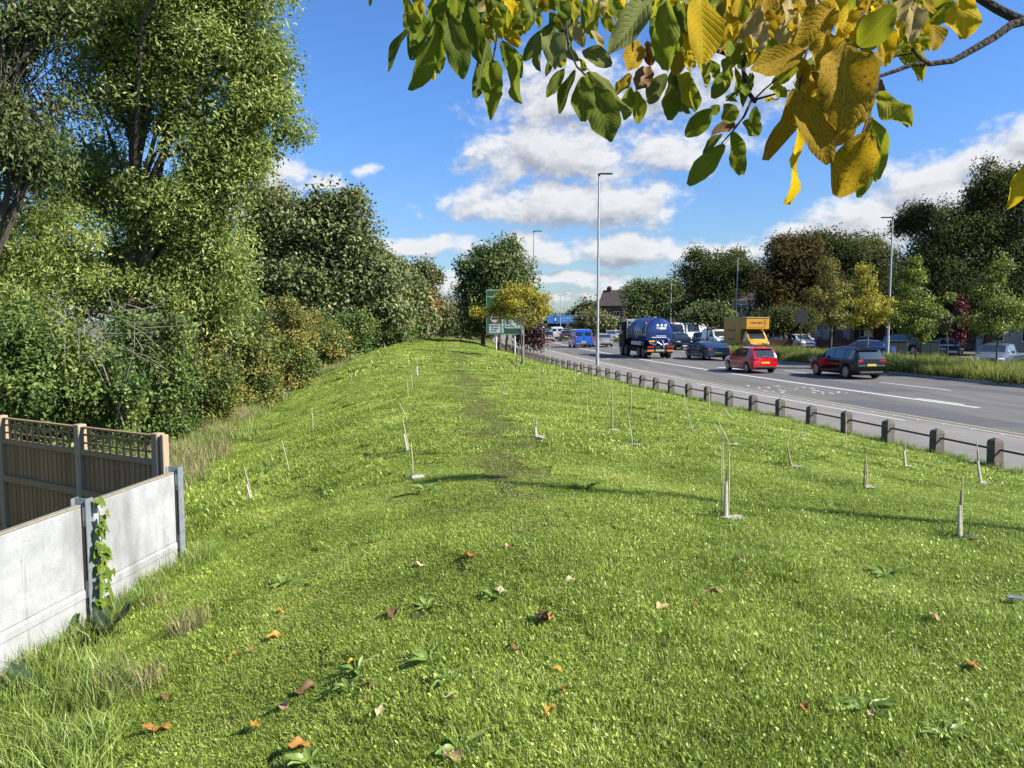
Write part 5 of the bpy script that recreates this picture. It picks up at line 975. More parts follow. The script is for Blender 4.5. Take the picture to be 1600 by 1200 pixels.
OR = [(150,-20,172,272,180,'y'),(232,-10,214,185,55,'p'),(425,25,340,238,95,'t'),(562,-20,545,94,66,'t'),(475,30,470,134,90,'yb'),(320,150,255,210,62,'yb'),(395,148,378,222,72,'y'),(330,252,255,300,62,'yb'),(262,108,232,205,64,'p'),(745,40,590,196,135,'yb'),(622,225,366,318,122,'yb'),(1024,30,862,206,145,'yg'),(822,48,778,156,96,'y'),(1010,28,1108,145,92,'g'),(1102,-20,1160,112,100,'g'),(1295,15,1155,92,112,'yg'),(1185,92,1216,208,104,'yb'),(1325,-20,1342,168,160,'y'),(1000,128,1030,204,54,'t'),(1048,148,1078,284,42,'yg'),(1098,168,1142,348,74,'yg'),(1034,226,915,282,92,'t'),(1008,190,1012,262,64,'yg'),(722,152,700,300,165,'yb'),(800,190,800,550,250,'yb'),(585,405,736,722,165,'yb'),(905,592,770,872,190,'yb'),(578,398,464,714,84,'yb'),(594,572,570,912,74,'y'),(942,612,850,884,94,'g'),(918,522,948,792,108,'yg'),(940,428,1096,548,122,'yg'),(602,288,484,372,66,'yg'),(655,262,598,425,96,'g'),(465,395,545,425,62,'yg'),(500,440,448,468,34,'y'),(402,475,390,575,54,'g'),(345,545,428,598,78,'g'),(205,488,94,608,92,'g'),(262,465,312,545,84,'g'),(312,555,215,585,56,'b'),(252,598,168,680,44,'dg'),(262,645,100,826,94,'g'),(302,588,325,775,92,'g'),(282,312,212,436,78,'g'),(98,345,142,498,74,'g'),(38,310,85,502,44,'p'),(22,375,25,538,86,'dg'),(128,258,200,382,42,'yg'),(190,268,242,352,54,'g'),(308,300,322,412,42,'g'),(372,335,345,445,64,'dg'),(62,235,38,325,64,'t'),(100,225,112,308,56,'y'),(932,352,962,416,54,'b'),(802,455,862,562,86,'yg'),(1650,700,1532,932,80,'y'),(865,20,875,110,70,'y'),(720,10,868,20,62,'b'),(620,-20,640,80,110,'yb'),(700,-30,720,60,110,'y'),(250,-20,300,90,90,'yb'),(400,-30,390,60,90,'y'),(470,-40,420,40,80,'yb'),(960,-30,920,40,70,'y'),(1230,-40,1200,40,90,'g'),(1000,-40,1030,30,70,'g'),(560,60,600,160,90,'yb'),(520,200,580,280,70,'yg'),(360,300,420,200,50,'yg'),(180,120,210,200,60,'p'),(640,130,660,220,70,'y'),(760,90,850,180,80,'y'),(880,250,910,330,46,'t'),(270,440,330,420,46,'g'),(240,470,205,510,50,'g'),(880,-40,870,50,60,'yb'),(800,540,770,640,110,'yb'),(200,-40,250,40,70,'g'),(10,-20,-5,312,70,'g')]
rf = random.Random(99)
for k in range(64): u, v = rf.uniform(230,1600), rf.uniform(-60,70); OL.append((u, v, u+rf.uniform(-70,60), v+rf.uniform(80,170), rf.uniform(45,90), rf.choice(('g','g','dg','yg','y','p','yb') if u > 600 else ('g','g','dg','yg'))))
for k in range(84): u, v = rf.uniform(0,1150), rf.uniform(-60,150); OR.append((u, v, u+rf.uniform(-90,90), v+rf.uniform(70,160), rf.uniform(50,100), rf.choice(('y','y','yb','yb','yg','t','g'))))
for k in range(14): u, v = rf.uniform(560,900), rf.uniform(180,480); OR.append((u, v, u+rf.uniform(-80,80), v+rf.uniform(90,180), rf.uniform(60,110), rf.choice(('y','yb','yb','yg'))))
for k in range(16): u, v = rf.uniform(20,420), rf.uniform(120,420); OR.append((u, v, u+rf.uniform(-60,40), v+rf.uniform(60,120), rf.uniform(36,64), rf.choice(('g','yg','g','y'))))
for zoom, lst in ((6, OL), (7, OR)):
    k_ = 3.077 if zoom == 6 else 2.857
    for i, (u0, v0, u1, v1, w, c) in enumerate(lst):
        r_ = random.Random(i*7+zoom); bigone = w > 115; D = r_.uniform(1.05,1.2) if bigone else r_.uniform(1.22,1.55); b_ = pt(u0, v0, zoom, D); t_ = pt(u1, v1, zoom, D + r_.uniform(-.05,.05))
        true_w = w/k_/F*D; ln = (t_-b_).length; wf_ = max(true_w, ln*.34); roll = math.acos(min(1, true_w/wf_))*r_.choice((-1,1)) + r_.uniform(-.25,.25)
        place_leaf(ol[c][(i*3+i//5) % 5], b_, t_, wf_, ot, up=Vector((r_.uniform(-.25,.25),-1,.1)), roll=roll)

# a sign seen from behind on the side road
Yb = 74.0; t_ = P(1252,486,Yb); bs = empty('road_sign', (t_.x, Yb, .1), 0, 'dark back of a square sign on a thin post beneath the rusty tree', 'sign')
MB().tube([(0,0,-.1),(0,0,t_.z)], .05, 8).build('post', darkm, bs); MB().box((0,-.07,t_.z-.62), (1.15,.04,1.25), bev=.01).build('panel', darkm, bs)
# ------------------------------------------------------------------ vehicles (local +Y is forward)
tyre_m = mat('tyre', (.018,.018,.018), .85); rim_m = mat('alloy', (.42,.43,.44), .35, metal=.7); under_m = mat('underbody', (.012,.012,.013), .9); tail_m = mat('tail_light', (.32,.012,.015), .2, coat=.6); head_m = mat('head_light', (.6,.62,.65), .12, coat=.8); plate_y = mat('plate_yellow', (.55,.40,.04), .5); plate_w = mat('plate_white', (.62,.62,.58), .5); trim_m = mat('black_trim', (.02,.02,.022), .55); chrome = mat('bright_trim', (.6,.6,.62), .2, metal=.9); cglass = mat('car_glass', (.02,.026,.03), .04, spec=.9, coat=.5)
def paint(name, c, metal=.25): return mat('paint_'+name, c, .2, metal=metal, coat=.8, spec=.4)
def wheel(parent, x, y, r, w=.2, hub=rim_m, spokes=7):
    s = 1 if x > 0 else -1
    t = MB().lathe([(-w/2,r*.66),(-w/2,r*.93),(-w/2+.03,r),(w/2-.03,r),(w/2,r*.93),(w/2,r*.66)], (x-s*w/2, y, r), 0, 24).build('wheel', tyre_m, parent, smooth=True)
    mb = MB(); xo = x + s*.006; mb.lathe([(-.02,r*.68),(.02,r*.68)], (xo-s*.03, y, r), 0, 20); rim_bg = mb.build('rim_well', under_m, t)
    mb = MB()
    for k in range(spokes):
        a = 2*math.pi*k/spokes; ca, sa = math.cos(a), math.sin(a); hw = r*.095; vs = []
        for q, ww in ((.1, hw), (.66, hw*1.3)):
            for e in (-1, 1): vs.append((xo, y+ca*r*q - sa*e*ww, r+sa*r*q + ca*e*ww))
        vs += [(v[0]-s*.03, v[1], v[2]) for v in vs]; mb.add(vs, [(0,1,3,2),(4,6,7,5),(0,2,6,4),(1,5,7,3),(2,3,7,6),(0,4,5,1)])
    n = 20; ring = []
    for q in (.62, .70):
        for k in range(n): ring.append((xo+s*.002, y+math.cos(2*math.pi*k/n)*r*q, r+math.sin(2*math.pi*k/n)*r*q))
    mb.add(ring, [(k, (k+1)%n, n+(k+1)%n, n+k) for k in range(n)])
    mb.build('rim', hub, t)
    return t
def loft(L_, W_, top, belt, plan, wheels_y, wr, sill, glass_spans, ws, rw, tumble=.30, arch=.06):
    """returns (verts, body faces, window faces, front and rear glass faces)"""
    ys = set(np.round(np.linspace(-L_/2, L_/2, 45), 4))
    for k in top+belt: ys.add(round(k[0], 4))
    for a, b in glass_spans: ys |= {round(a,4), round(b,4)}
    for wy in wheels_y:
        for t in np.linspace(-1, 1, 13): ys.add(round(wy+(wr+arch)*math.sin(t*math.pi/2), 4))
    ys = sorted(y for y in ys if -L_/2 <= y <= L_/2); zt = np.interp(ys, *zip(*top)); zb_ = np.interp(ys, *zip(*belt)); hw = np.interp(ys, *zip(*plan))*W_/2
    V, rows = [], []
    for y, T, B, h in zip(ys, zt, zb_, hw):
        lo = sill + .10*max(0, (abs(y)-(L_/2-.35))/.35)
        for wy in wheels_y:
            d = abs(y-wy)
            if d < wr+arch: lo = max(lo, wr + math.sqrt(max((wr+arch)**2-d*d, 0))*.98)
        B = min(B, T-.05); yr = max(h-.05-tumble*max(T-B-.05, 0), .05); mid = max(lo+.015, lo+(B-lo)*.45)
        half = [(h-.035, lo), (h, mid), (h-.004, max(mid+.01, B-.10)), (h-.035, max(mid+.02, B)), (yr+.02, max(mid+.03, T-.075) if T > B+.12 else max(mid+.025, T-.03)), (yr*.86, T-.018), (yr*.45, T-.002)]
        ring = half + [(0, T)] + [(-a, b) for a, b in half[::-1]]
        rows.append(len(V)); V += [(a, y, b) for a, b in ring]
    n = 15; body, side, screen = [], [], []
    for i in range(len(ys)-1):
        ym = (ys[i]+ys[i+1])/2; gh = (zt[i]+zt[i+1])/2 - (zb_[i]+zb_[i+1])/2
        for k in range(n-1):
            f = (rows[i]+k, rows[i]+k+1, rows[i+1]+k+1, rows[i+1]+k)
            if k in (3, 10) and gh > .16 and any(a < ym < b for a, b in glass_spans): side.append(f)
            elif k in (4,5,6,7,8,9) and ((ws and ws[0] < ym < ws[1]) or (rw and rw[0] < ym < rw[1])) and k in (5,6,7,8): screen.append(f)
            else: body.append(f)
    body.append(tuple(range(rows[0]+n-1, rows[0]-1, -1))); body.append(tuple(range(rows[-1], rows[-1]+n)))
    return V, body, side, screen
def sub(V, F_, name, m, parent, smooth=True):
    ids = sorted({i for f in F_ for i in f}); mp = {j: k for k, j in enumerate(ids)}; mb = MB(); mb.add([V[i] for i in ids], [tuple(mp[i] for i in f) for f in F_])
    return mb.build(name, m, parent, smooth=smooth)
TYPES = {
 'hatch': dict(L=3.95, W=1.70, top=[(-1.975,.62),(-1.955,.93),(-1.72,1.38),(-1.45,1.50),(-.3,1.53),(.35,1.44),(1.02,1.03),(1.55,.93),(1.90,.74),(1.975,.55)], belt=[(-1.975,.90),(-1.0,.99),(.9,.92),(1.975,.7)], plan=[(-1.975,.84),(-1.8,.95),(-1.2,1),(1.0,.99),(1.7,.92),(1.975,.72)], wy=(-1.25,1.26), wr=.30, sill=.20, gs=[(-1.32,-.52),(-.44,.42)], ws=(.36,1.0), rw=(-1.94,-1.58)),
 'suv': dict(L=4.57, W=1.86, top=[(-2.285,.70),(-2.26,1.06),(-2.02,1.52),(-1.75,1.63),(-.4,1.68),(.42,1.60),(1.05,1.14),(1.9,1.04),(2.2,.88),(2.285,.65)], belt=[(-2.285,1.0),(-1.2,1.08),(1.0,1.04),(2.285,.85)], plan=[(-2.285,.86),(-2.1,.96),(-1.4,1),(1.2,1),(2.0,.93),(2.285,.76)], wy=(-1.40,1.40), wr=.36, sill=.28, gs=[(-1.95,-1.25),(-1.15,-.30),(-.22,.55)], ws=(.45,1.02), rw=(-2.25,-1.86)),
 'coupe': dict(L=4.85, W=1.92, top=[(-2.425,.62),(-2.38,.93),(-2.15,.97),(-1.0,1.28),(-.2,1.35),(.35,1.29),(1.15,.93),(2.0,.80),(2.35,.66),(2.425,.5)], belt=[(-2.425,.88),(-1.2,.95),(1.0,.88),(2.425,.62)], plan=[(-2.425,.82),(-2.1,.96),(-1.4,1.0),(0,.965),(1.2,.98),(2.1,.9),(2.425,.7)], wy=(-1.42,1.42), wr=.34, sill=.18, gs=[(-1.5,-.62),(-.55,.62)], ws=(.35,1.12), rw=(-2.1,-.98)),
 'saloon': dict(L=4.5, W=1.78, top=[(-2.25,.62),(-2.22,.95),(-1.75,1.0),(-1.1,1.38),(-.2,1.45),(.35,1.38),(1.05,.98),(1.8,.88),(2.15,.72),(2.25,.55)], belt=[(-2.25,.88),(-1.2,.97),(1.0,.92),(2.25,.7)], plan=[(-2.25,.85),(-2.0,.96),(-1.2,1),(1.1,.99),(2.0,.9),(2.25,.74)], wy=(-1.35,1.37), wr=.31, sill=.19, gs=[(-1.35,-.55),(-.47,.5)], ws=(.38,1.02), rw=(-1.7,-1.12)),
 'van': dict(L=4.9, W=1.98, top=[(-2.45,.60),(-2.44,1.75),(-2.36,1.94),(-1.9,1.98),(.6,1.96),(1.05,1.82),(1.75,1.16),(2.25,.98),(2.42,.75),(2.45,.55)], belt=[(-2.45,1.15),(1.4,1.12),(2.45,.8)], plan=[(-2.45,.97),(-2.3,1),(1.5,1),(2.2,.92),(2.45,.78)], wy=(-1.5,1.5), wr=.33, sill=.24, gs=[(.45,1.25)], ws=(1.08,1.72), rw=None),
 'big_van': dict(L=5.9, W=2.02, top=[(-2.95,.62),(-2.94,2.40),(-2.85,2.62),(1.0,2.66),(1.45,2.50),(2.05,1.42),(2.55,1.16),(2.90,.85),(2.95,.6)], belt=[(-2.95,1.35),(1.6,1.35),(2.95,.95)], plan=[(-2.95,.97),(-2.8,1),(1.8,1),(2.6,.92),(2.95,.8)], wy=(-1.85,1.85), wr=.35, sill=.28, gs=[(.95,1.70)], ws=(1.48,2.03), rw=None, tumble=.12)}
TYPES['van']['tumble'] = .14
def car(name, label, cat, px, Y, o, kind, col, facing=1, group=None, scale=1., detail=True, bend=0., rim=rim_m, roofrails=False):
    T = TYPES[kind]; x = float(XF(Y))+o if px is None else P(px, 540, Y).x
    root = empty(name, (x, Y, .006), -math.atan(slope(Y)) + (0 if facing > 0 else math.pi) + bend, label, cat, group); root.scale = (scale,)*3
    V, body, side, screen = loft(T['L'], T['W'], T['top'], T['belt'], T['plan'], T['wy'], T['wr'], T['sill'], T['gs'], T['ws'], T['rw'], T.get('tumble', .30))
    b = sub(V, body, 'body', col, root); [sub(V, [f for f in side if (V[f[0]][0] > 0) == (q > 0)], 'side_window', cglass, root) for q in (1,-1)]; sub(V, screen, 'windscreens', cglass, root)
    L_, W_, wr = T['L'], T['W'], T['wr']
    MB().box((0,0,.42), (W_*.80, L_*.90, .40), bev=.05).build('underbody', under_m, root)
    for wy in T['wy']:
        for s in (-1, 1): wheel(root, s*(W_/2-.02), wy, wr, .21, rim)
    zr = float(np.interp(-L_/2+.04, *zip(*T['top']))); zt = zr - .14
    pl = .86*W_/2
    van = kind in ('van', 'big_van'); lz = 1.0 if van else zt
    for s in (-1, 1):
        if van: MB().box((s*(W_/2-.12), -L_/2+.005, lz), (.15,.05,.42), bev=.02).build('tail_light', tail_m, root)
        else: MB().box((s*(pl-.17), -L_/2+.035, lz), (.36,.10,.15), bev=.04, rz=-s*.16).build('tail_light', tail_m, root)
        hz = T['top'][-2][1] - (.06 if van else .08); MB().box((s*(W_/2*.70), L_/2-.13, hz), (.36,.22,.15), bev=.05, rz=-s*.45).build('headlight', head_m, root)
        yb = T['gs'][-1][1]-.12; zb_ = float(np.interp(yb, *zip(*T['belt']))); MB().box((s*(W_/2+.09), yb, zb_+.10), (.20,.10,.15), bev=.04).build('mirror', col if not van else trim_m, root)
        if detail and not van:
            for g0, g1 in T['gs'][-2:]: MB().box((s*(W_/2+.004), (g0+g1)/2-.28, float(np.interp(g0, *zip(*T['belt'])))-.16), (.03,.18,.035), bev=.01).build('handle', col, b)
    MB().box((0,-L_/2-.004, (zt-.20) if not van else .62), (.52,.03,.115), bev=.004).build('number_plate', plate_y, root)
    MB().box((0,L_/2+.002,.42), (.52,.03,.115), bev=.004).build('number_plate', plate_w, root)
    MB().box((0,L_/2-.02,.60), (W_*.46,.08,.13), bev=.03).build('grille', trim_m, root)
    MB().box((0,-L_/2+.05,.36), (W_*.74,.16,.16), bev=.05).build('bumper', trim_m if van or kind == 'suv' else under_m, root); MB().box((0,L_/2-.05,.30), (W_*.66,.12,.13), bev=.04).build('bumper', trim_m, root)
    if van:
        for s in (-1, 1): MB().box((s*W_*.235,-L_/2-.006, 1.48 if kind == 'van' else 1.9), (W_*.31,.02,.42 if kind == 'van' else .5), bev=.006).build('rear_window', cglass, root)
        MB().box((0,-L_/2-.004,1.2), (.02,.012,1.5)).build('door_gap', trim_m, root)
        MB().box((.10,-L_/2-.012,1.05), (.10,.03,.05), bev=.008).build('handle', trim_m, root)
    if roofrails:
        for s in (-1, 1): MB().tube([(s*.60,-1.5,1.66),(s*.60,-1.3,1.73),(s*.60,.2,1.74),(s*.60,.4,1.67)], .018, 6).build('roof_rail', trim_m, root)
        MB().box((0,-2.06,1.60), (1.25,.28,.05), bev=.02, ).build('spoiler', col, root)
    if kind == 'hatch': MB().box((0,-1.70,1.44), (1.05,.22,.04), bev=.015).build('spoiler', col, root)
    return root
redp = paint('red', (.50,.006,.014), 0); blackp = mat('paint_black', (.005,.005,.007), .12, spec=.45); bluep = mat('paint_slate_blue', (.016,.042,.08), .15, spec=.5); blue2 = paint('bright_blue', (.010,.085,.42), .1); silver = paint('silver', (.42,.43,.45), .6); whitep = paint('white', (.52,.53,.54), 0); greyp = paint('grey', (.20,.21,.22), .5); navy = paint('navy', (.02,.035,.09), .3); dgrey = paint('dark_grey', (.045,.045,.05), .4)
c = car('hatchback_car', 'bright red hatchback driving away in the middle lane', 'car', 1172, 42.6, 0, 'hatch', redp, scale=.92)
MB().box((0,-1.98,1.0), (.5,.03,.03), bev=.01).build('boot_trim', chrome, c)
c = car('estate_four_by_four', 'black four-by-four estate driving away beside the verge', 'car', 1322, 38.6, 0, 'suv', blackp, roofrails=True, scale=.92)
MB().box((0,-2.29,.72), (1.5,.03,.03), bev=.008).build('bumper_strip', chrome, c)
c = car('coupe_car', 'slate blue sports coupe driving away ahead of the red hatchback', 'car', 1104, 57, 0, 'coupe', bluep)
for s in (-1,1): MB().tube([(s*.55,-2.44,.25),(s*.55,-2.2,.25)], .05, 10).build('exhaust', chrome, c)
c = car('panel_van', 'bright blue panel van driving away in the distance', 'van', 906, 84, 0, 'van', blue2)
MB().box((-.35,-2.47,.45), (1.0,.05,.14), bev=.02).build('step', chrome, c)
car('hatchback_car', 'silver car right of the blue van behind the tall lamp post', 'car', 941, 86, 0, 'saloon', silver)
car('hatchback_car', 'silver-white hatchback driving away in the far bus lane', 'car', 856, 106, 0, 'hatch', silver, group='far traffic')
car('hatchback_car', 'dark hatchback just left of the blue van', 'car', 883, 112, 0, 'hatch', dgrey, group='far traffic')
car('panel_van', 'white van with flat back beyond the silver-white hatchback', 'van', 869, 124, 0, 'van', whitep, group='far traffic')
car('panel_van', 'white van at the left edge of the far road behind the purple shrub', 'van', 842, 132, 0, 'van', whitep, group='far traffic')
car('hatchback_car', 'small dark car queueing beyond the dark hatchback', 'car', 896, 135, 0, 'hatch', navy, group='far traffic')
car('hatchback_car', 'tiny silver car far down the road by the blue shop', 'car', 884, 150, 0, 'hatch', silver, group='far traffic')
car('hatchback_car', 'far black four-by-four leftmost in the queue', 'car', 850, 118, 0, 'suv', dgrey, group='far traffic')
car('hatchback_car', 'pale oncoming car beyond the verge left of the tanker lorry', 'car', 954, 112, 0, 'hatch', silver, -1, 'oncoming traffic')
car('hatchback_car', 'white oncoming car behind the tanker lorry\'s cab', 'car', 962, 122, 0, 'saloon', whitep, -1, 'oncoming traffic')
car('four_by_four', 'black four-by-four facing the camera beside the tanker lorry', 'car', 1060, 77, 0, 'suv', blackp, -1)
car('panel_van', 'tall white van facing the camera right behind the tanker', 'van', 1052, 98, 0, 'big_van', whitep, -1)
car('panel_van', 'second tall white van parked under the street tree', 'van', 1077, 100, 0, 'big_van', whitep, -1)
car('panel_van', 'low white van parked left of the yellow van', 'van', 1120, 84, 0, 'van', whitep, -1)
car('hatchback_car', 'white car parked beneath the slim yellowing tree', 'car', 1250, 78, 0, 'hatch', whitep, -1, 'cars parked on the side road')
car('panel_van', 'white van parked in the shade left of the parked white car', 'van', 1238, 84, 0, 'van', whitep, -1, 'cars parked on the side road', bend=.35)
car('hatchback_car', 'blue car parked behind the black four-by-four', 'car', 1346, 58, 0, 'saloon', paint('mid_blue', (.03,.07,.20), .3), 1, 'cars parked on the side road', bend=1.15)
car('hatchback_car', 'grey hatchback parked behind the sparse green tree', 'car', 1556, 44.5, 0, 'hatch', greyp, -1, 'cars parked on the side road', bend=-.9)
car('hatchback_car', 'pale green car cut by the right border beside the grey hatchback', 'car', 1640, 43.5, 0, 'hatch', paint('pale_green', (.38,.45,.42), .3), 1, 'cars parked on the side road', bend=.9)
car('hatchback_car', 'dark car with light windscreen parked in front of the shaded house', 'car', 1478, 62, 0, 'saloon', dgrey, -1, 'cars parked on the side road', bend=-.4)
car('hatchback_car', 'dark car in the shade behind the street cabinets', 'car', 1420, 66, 0, 'suv', navy, -1, 'cars parked on the side road', bend=.2)
car('hatchback_car', 'dark green car parked between the two white vans', 'car', 1098, 92, 0, 'hatch', dgrey, -1, 'cars parked on the side road')

# yellow box van (faces the camera)
yel = mat('van_yellow', (.52,.25,.004), .55, coat=.1); logo = mat('logo_brown', (.06,.018,.02), .6)
Yv = 71.0; yv = empty('box_van', (P(1168,540,Yv).x, Yv, .006), -math.atan(slope(Yv)) + math.pi, 'yellow removal box van with a dark crescent logo', 'van')
bx_ = MB().box((0,-1.15,1.95), (2.15,4.1,2.35), bev=.03).build('cargo_box', yel, yv)
MB().box((0,1.50,2.60), (2.15,1.25,1.05), bev=.05).build('overcab_box', yel, yv)
pal = mat('van_trim_pale', (.55,.5,.35), .5); MB().box((0,-.5,3.145), (2.19,5.36,.05)).build('roof_edge', pal, yv)
cabV = loft(2.6, 1.95, [(-1.3,.6),(-1.29,1.98),(-.2,1.98),(.1,1.94),(.72,1.22),(1.1,1.02),(1.28,.8),(1.3,.55)], [(-1.3,1.2),(1.3,.9)], [(-1.3,1),(.6,1),(1.1,.93),(1.3,.8)], (.45,), .34, .28, [(-.55,.30)], (.13,.70), None, .14)
cy = 1.55; Vc = [(x, y+cy, z) for x, y, z in cabV[0]]
sub(Vc, cabV[1], 'cab', yel, yv); [sub(Vc, [f for f in cabV[2] if (Vc[f[0]][0] > 0) == (q > 0)], 'side_window', cglass, yv) for q in (1,-1)]; sub(Vc, cabV[3], 'windscreen', cglass, yv)
MB().box((0,-.2,.5), (1.6,5.2,.35)).build('chassis', under_m, yv)
for s in (-1,1):
    for wy in (-1.7, 2.0): wheel(yv, s*.96, wy, .34, .22)
    MB().box((s*.72,2.72,.78), (.36,.2,.2), bev=.05, rz=-s*.3).build('headlight', head_m, yv); MB().box((s*1.12,1.75,1.45), (.2,.1,.32), bev=.04).build('mirror', trim_m, yv)
    MB().box((s*.9,-3.19,.9), (.16,.05,.34)).build('tail_light', tail_m, yv)
MB().box((0,2.84,.62), (1.1,.06,.16), bev=.02).build('grille', trim_m, yv); MB().box((0,2.86,.42), (.52,.03,.115)).build('number_plate', plate_w, yv); MB().box((0,2.80,.36), (1.8,.16,.2), bev=.06).build('bumper', yel, yv)
def crescent(R0, axis_off, c, plane, sgn_):
    n = 20; vs, fs = [], []; mb = MB()
    for i in range(n+1):
        a = -1.35 + 2.7*i/n; w = .30*R0*math.cos(a*1.14)**.8 if abs(a) < 1.35 else 0; w = max(w, .004)
        for q in (R0, R0-w): vs.append((math.cos(a)*q*.62*sgn_, math.sin(a)*q))
    P3 = [((c[0]+u, c[1], c[2]+v) if plane == 'y' else (c[0], c[1]+u, c[2]+v)) for u, v in vs]; mb.add(P3, [(2*i, 2*i+1, 2*i+3, 2*i+2) for i in range(n)]); return mb
crescent(.36, 0, (-.52, 2.132, 2.66), 'y', -1).build('crescent_logo', logo, yv)         # front
wr_ = random.Random(4)
mb = MB(); x = .62
while x > -.52: w = wr_.uniform(.05,.11); mb.box((x, 2.131, 2.66), (w,.006,wr_.uniform(.08,.15))); x -= w+.03
mb.build('illegible_lettering', logo, yv)
mb = MB(); x = .80
while x > -.7: w = wr_.uniform(.04,.09); mb.box((x, 2.131, 2.24), (w,.006,wr_.uniform(.04,.07))); x -= w+.02
mb.build('illegible_lettering', mat('logo_orange',(.30,.10,.02),.6), yv)
crescent(.62, 0, (1.079, -.75, 1.95), 'x', 1).build('crescent_logo', logo, yv)            # side facing us
mb = MB(); yy = -.55
while yy > -2.2: w = wr_.uniform(.08,.16); mb.box((1.079, yy, 1.95), (.006,w,wr_.uniform(.10,.2))); yy -= w+.05
mb.build('illegible_lettering', logo, yv); mb = MB(); yy = -.8
while yy > -2.0: w = wr_.uniform(.08,.16); mb.box((1.079, yy, 1.15), (.006,w,.12)); yy -= w+.05
mb.build('illegible_lettering', logo, yv)

# tanker lorry (drives away)
tb = mat('tank_blue', (.012,.035,.16), .25, metal=.2, coat=1.0); cabp = mat('cab_dark', (.012,.014,.014), .7, spec=.2); alu = mat('toolbox_aluminium', (.38,.39,.40), .4, metal=.6); mark = mat('white_marking', (.6,.62,.66), .6); orange = mat('amber_board', (.55,.16,.015), .6)
Yt = 60.8; tk = empty('tanker_lorry', (P(1008,545,Yt).x, Yt, .006), -math.atan(slope(Yt))+.03, 'dark blue four-axle vacuum tanker lorry driving away', 'lorry')
MB().box((0,0,.95), (.9,8.6,.28)).build('chassis', under_m, tk); MB().box((0,.3,.72), (2.1,3.2,.4), bev=.05).build('side_guard', under_m, tk)
tank = MB().lathe([(-4.06,.05),(-4.05,.60),(-4.02,.92),(-3.95,1.12),(-3.82,1.20),(1.75,1.20),(1.9,1.10),(2.02,.7),(2.06,.2)], (0,0,2.33), 1, 40).build('tank', tb, tk, smooth=True)
for y in (-3.72,-2.75,-2.15,-1.55,-.95,-.35,.25,1.0): MB().lathe([(y-.035,1.20),(y-.03,1.245),(y+.03,1.245),(y+.035,1.20)], (0,0,2.33), 1, 40).build('tank_band', tb, tank, smooth=True)
MB().lathe([(-3.90,1.16),(-3.92,1.26),(-3.84,1.26),(-3.82,1.16)], (0,0,2.33), 1, 40).build('door_flange', tb, tank, smooth=True)
mb = MB()
for (x, z, w, h) in ((.25,2.66,.62,.15),(.25,2.55,.6,.03),(-.22,2.66,.14,.14)): mb.box((x,-4.075,z), (w,.012,h))
for q in (-.2,.16,.5): mb.lathe([(-4.08,.12),(-4.07,.12)], (q,0,2.90), 1, 14)
mb.build('white_lettering', mark, tk)
mb = MB()
for (x, z, w, h) in ((.1,1.98,.9,.05),(-.05,1.86,1.35,.06)): mb.box((x,-4.075,z), (w,.012,h))
mb.build('white_lettering', mark, tk)
MB().box((-.72,-4.10,1.52), (.52,.03,.12)).build('number_plate', plate_y, tk)
MB().tube([(-.9,-4.0,1.35),(-.5,-4.25,1.2),(-.3,-4.3,1.45),(.1,-4.3,1.2),(.6,-4.25,1.3)], .06, 8).build('hose', alu, tk, smooth=True); MB().tube([(.2,-4.15,1.55),(.25,-4.35,1.3),(.25,-4.35,1.0)], .07, 8).build('valve', alu, tk, smooth=True); MB().tube([(.75,-4.0,1.7),(.75,-4.3,1.55)], .09, 8).build('valve', alu, tk, smooth=True)
MB().box((0,-4.15,.78), (2.3,.18,.55), bev=.03).build('rear_frame', under_m, tk); MB().box((-.05,-4.27,.85), (.80,.05,.42), bev=.03).build('dirty_plate', mat('muddy_metal',(.35,.34,.28),.7,metal=.2), tk)
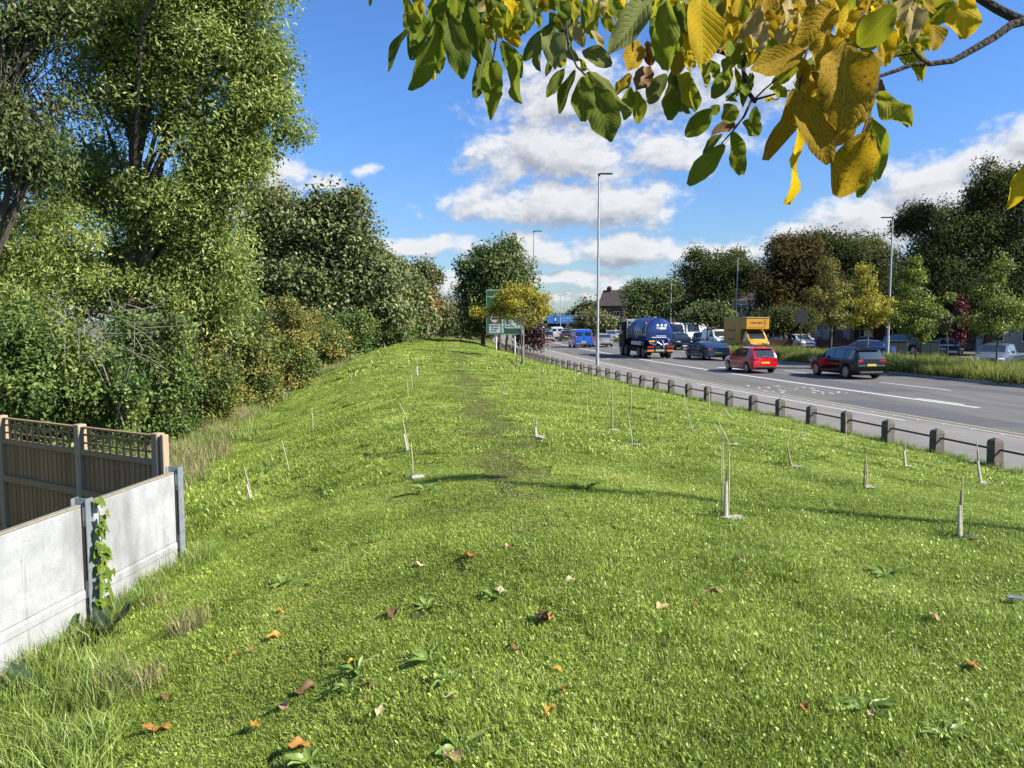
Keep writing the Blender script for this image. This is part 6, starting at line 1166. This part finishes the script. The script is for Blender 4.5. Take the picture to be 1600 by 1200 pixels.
for s in (-1, 1):
    MB().box((s*.88,-4.27,1.03), (.56,.06,.14), bev=.02).build('tail_light', tail_m, tk); MB().box((s*.88,-4.27,.70), (.60,.06,.14), bev=.01).build('amber_board', orange, tk)
    MB().box((s*1.10,-1.2,1.30), (.35,2.9,.36), bev=.03).build('toolbox', alu, tk)
    bp = MB().tube([(s*1.02,-3.9,3.0),(s*1.25,-3.95,3.05)], .03, 6).build('beacon_bracket', trim_m, tk); MB().lathe([(-.02,.10),(.14,.09),(.18,.04)], (s*1.25,-3.95,3.02), 2, 12).build('beacon', mat('beacon_amber',(.35,.08,.01),.25,coat=.5), bp)
    MB().box((s*1.42,4.0,2.75), (.14,.22,.75), bev=.03).build('mirror', trim_m, tk)
    for wy in (-3.15,-1.85,2.1,3.6): wheel(tk, s*1.22, wy, .52, .32, mat('steel_hub',(.12,.12,.12),.5,metal=.5), 8)
    for wy in (-3.15,-1.85): MB().box((s*1.05,wy,1.12), (.5,1.05,.05), bev=.02).build('mudguard', under_m, tk)
cab = MB().box((0,3.55,1.95), (2.45,2.0,2.55), bev=.12, taper=.96).build('cab', cabp, tk, smooth=True)
MB().box((0,3.2,3.30), (2.2,1.3,.28), bev=.08).build('roof_deflector', alu, cab)
for s in (-1, 1): MB().box((s*1.205,3.75,2.45), (.05,.95,.75), bev=.02).build('side_window', cglass, cab)
MB().box((0,2.54,2.6), (1.2,.04,.55), bev=.02).build('rear_window', cglass, cab); MB().box((0,4.56,2.45), (2.1,.05,.9), bev=.02).build('windscreen', cglass, cab)
MB().tube([(-.5,1.5,3.62),(-.5,1.75,3.62)], .05, 6).build('hatch_pipe', trim_m, tk); MB().lathe([(0,.28),(.14,.28),(.18,.15)], (0,-.6,3.5), 2, 16).build('tank_hatch', tb, tank, smooth=True); MB().lathe([(0,.22),(.12,.22)], (0,-2.4,3.52), 2, 16).build('tank_hatch', alu, tank)
MB().tube([(-1.0,2.45,1.6),(-1.0,2.45,3.35)], .07, 8).build('exhaust_stack', alu, tk)
tk.scale = (.86,)*3
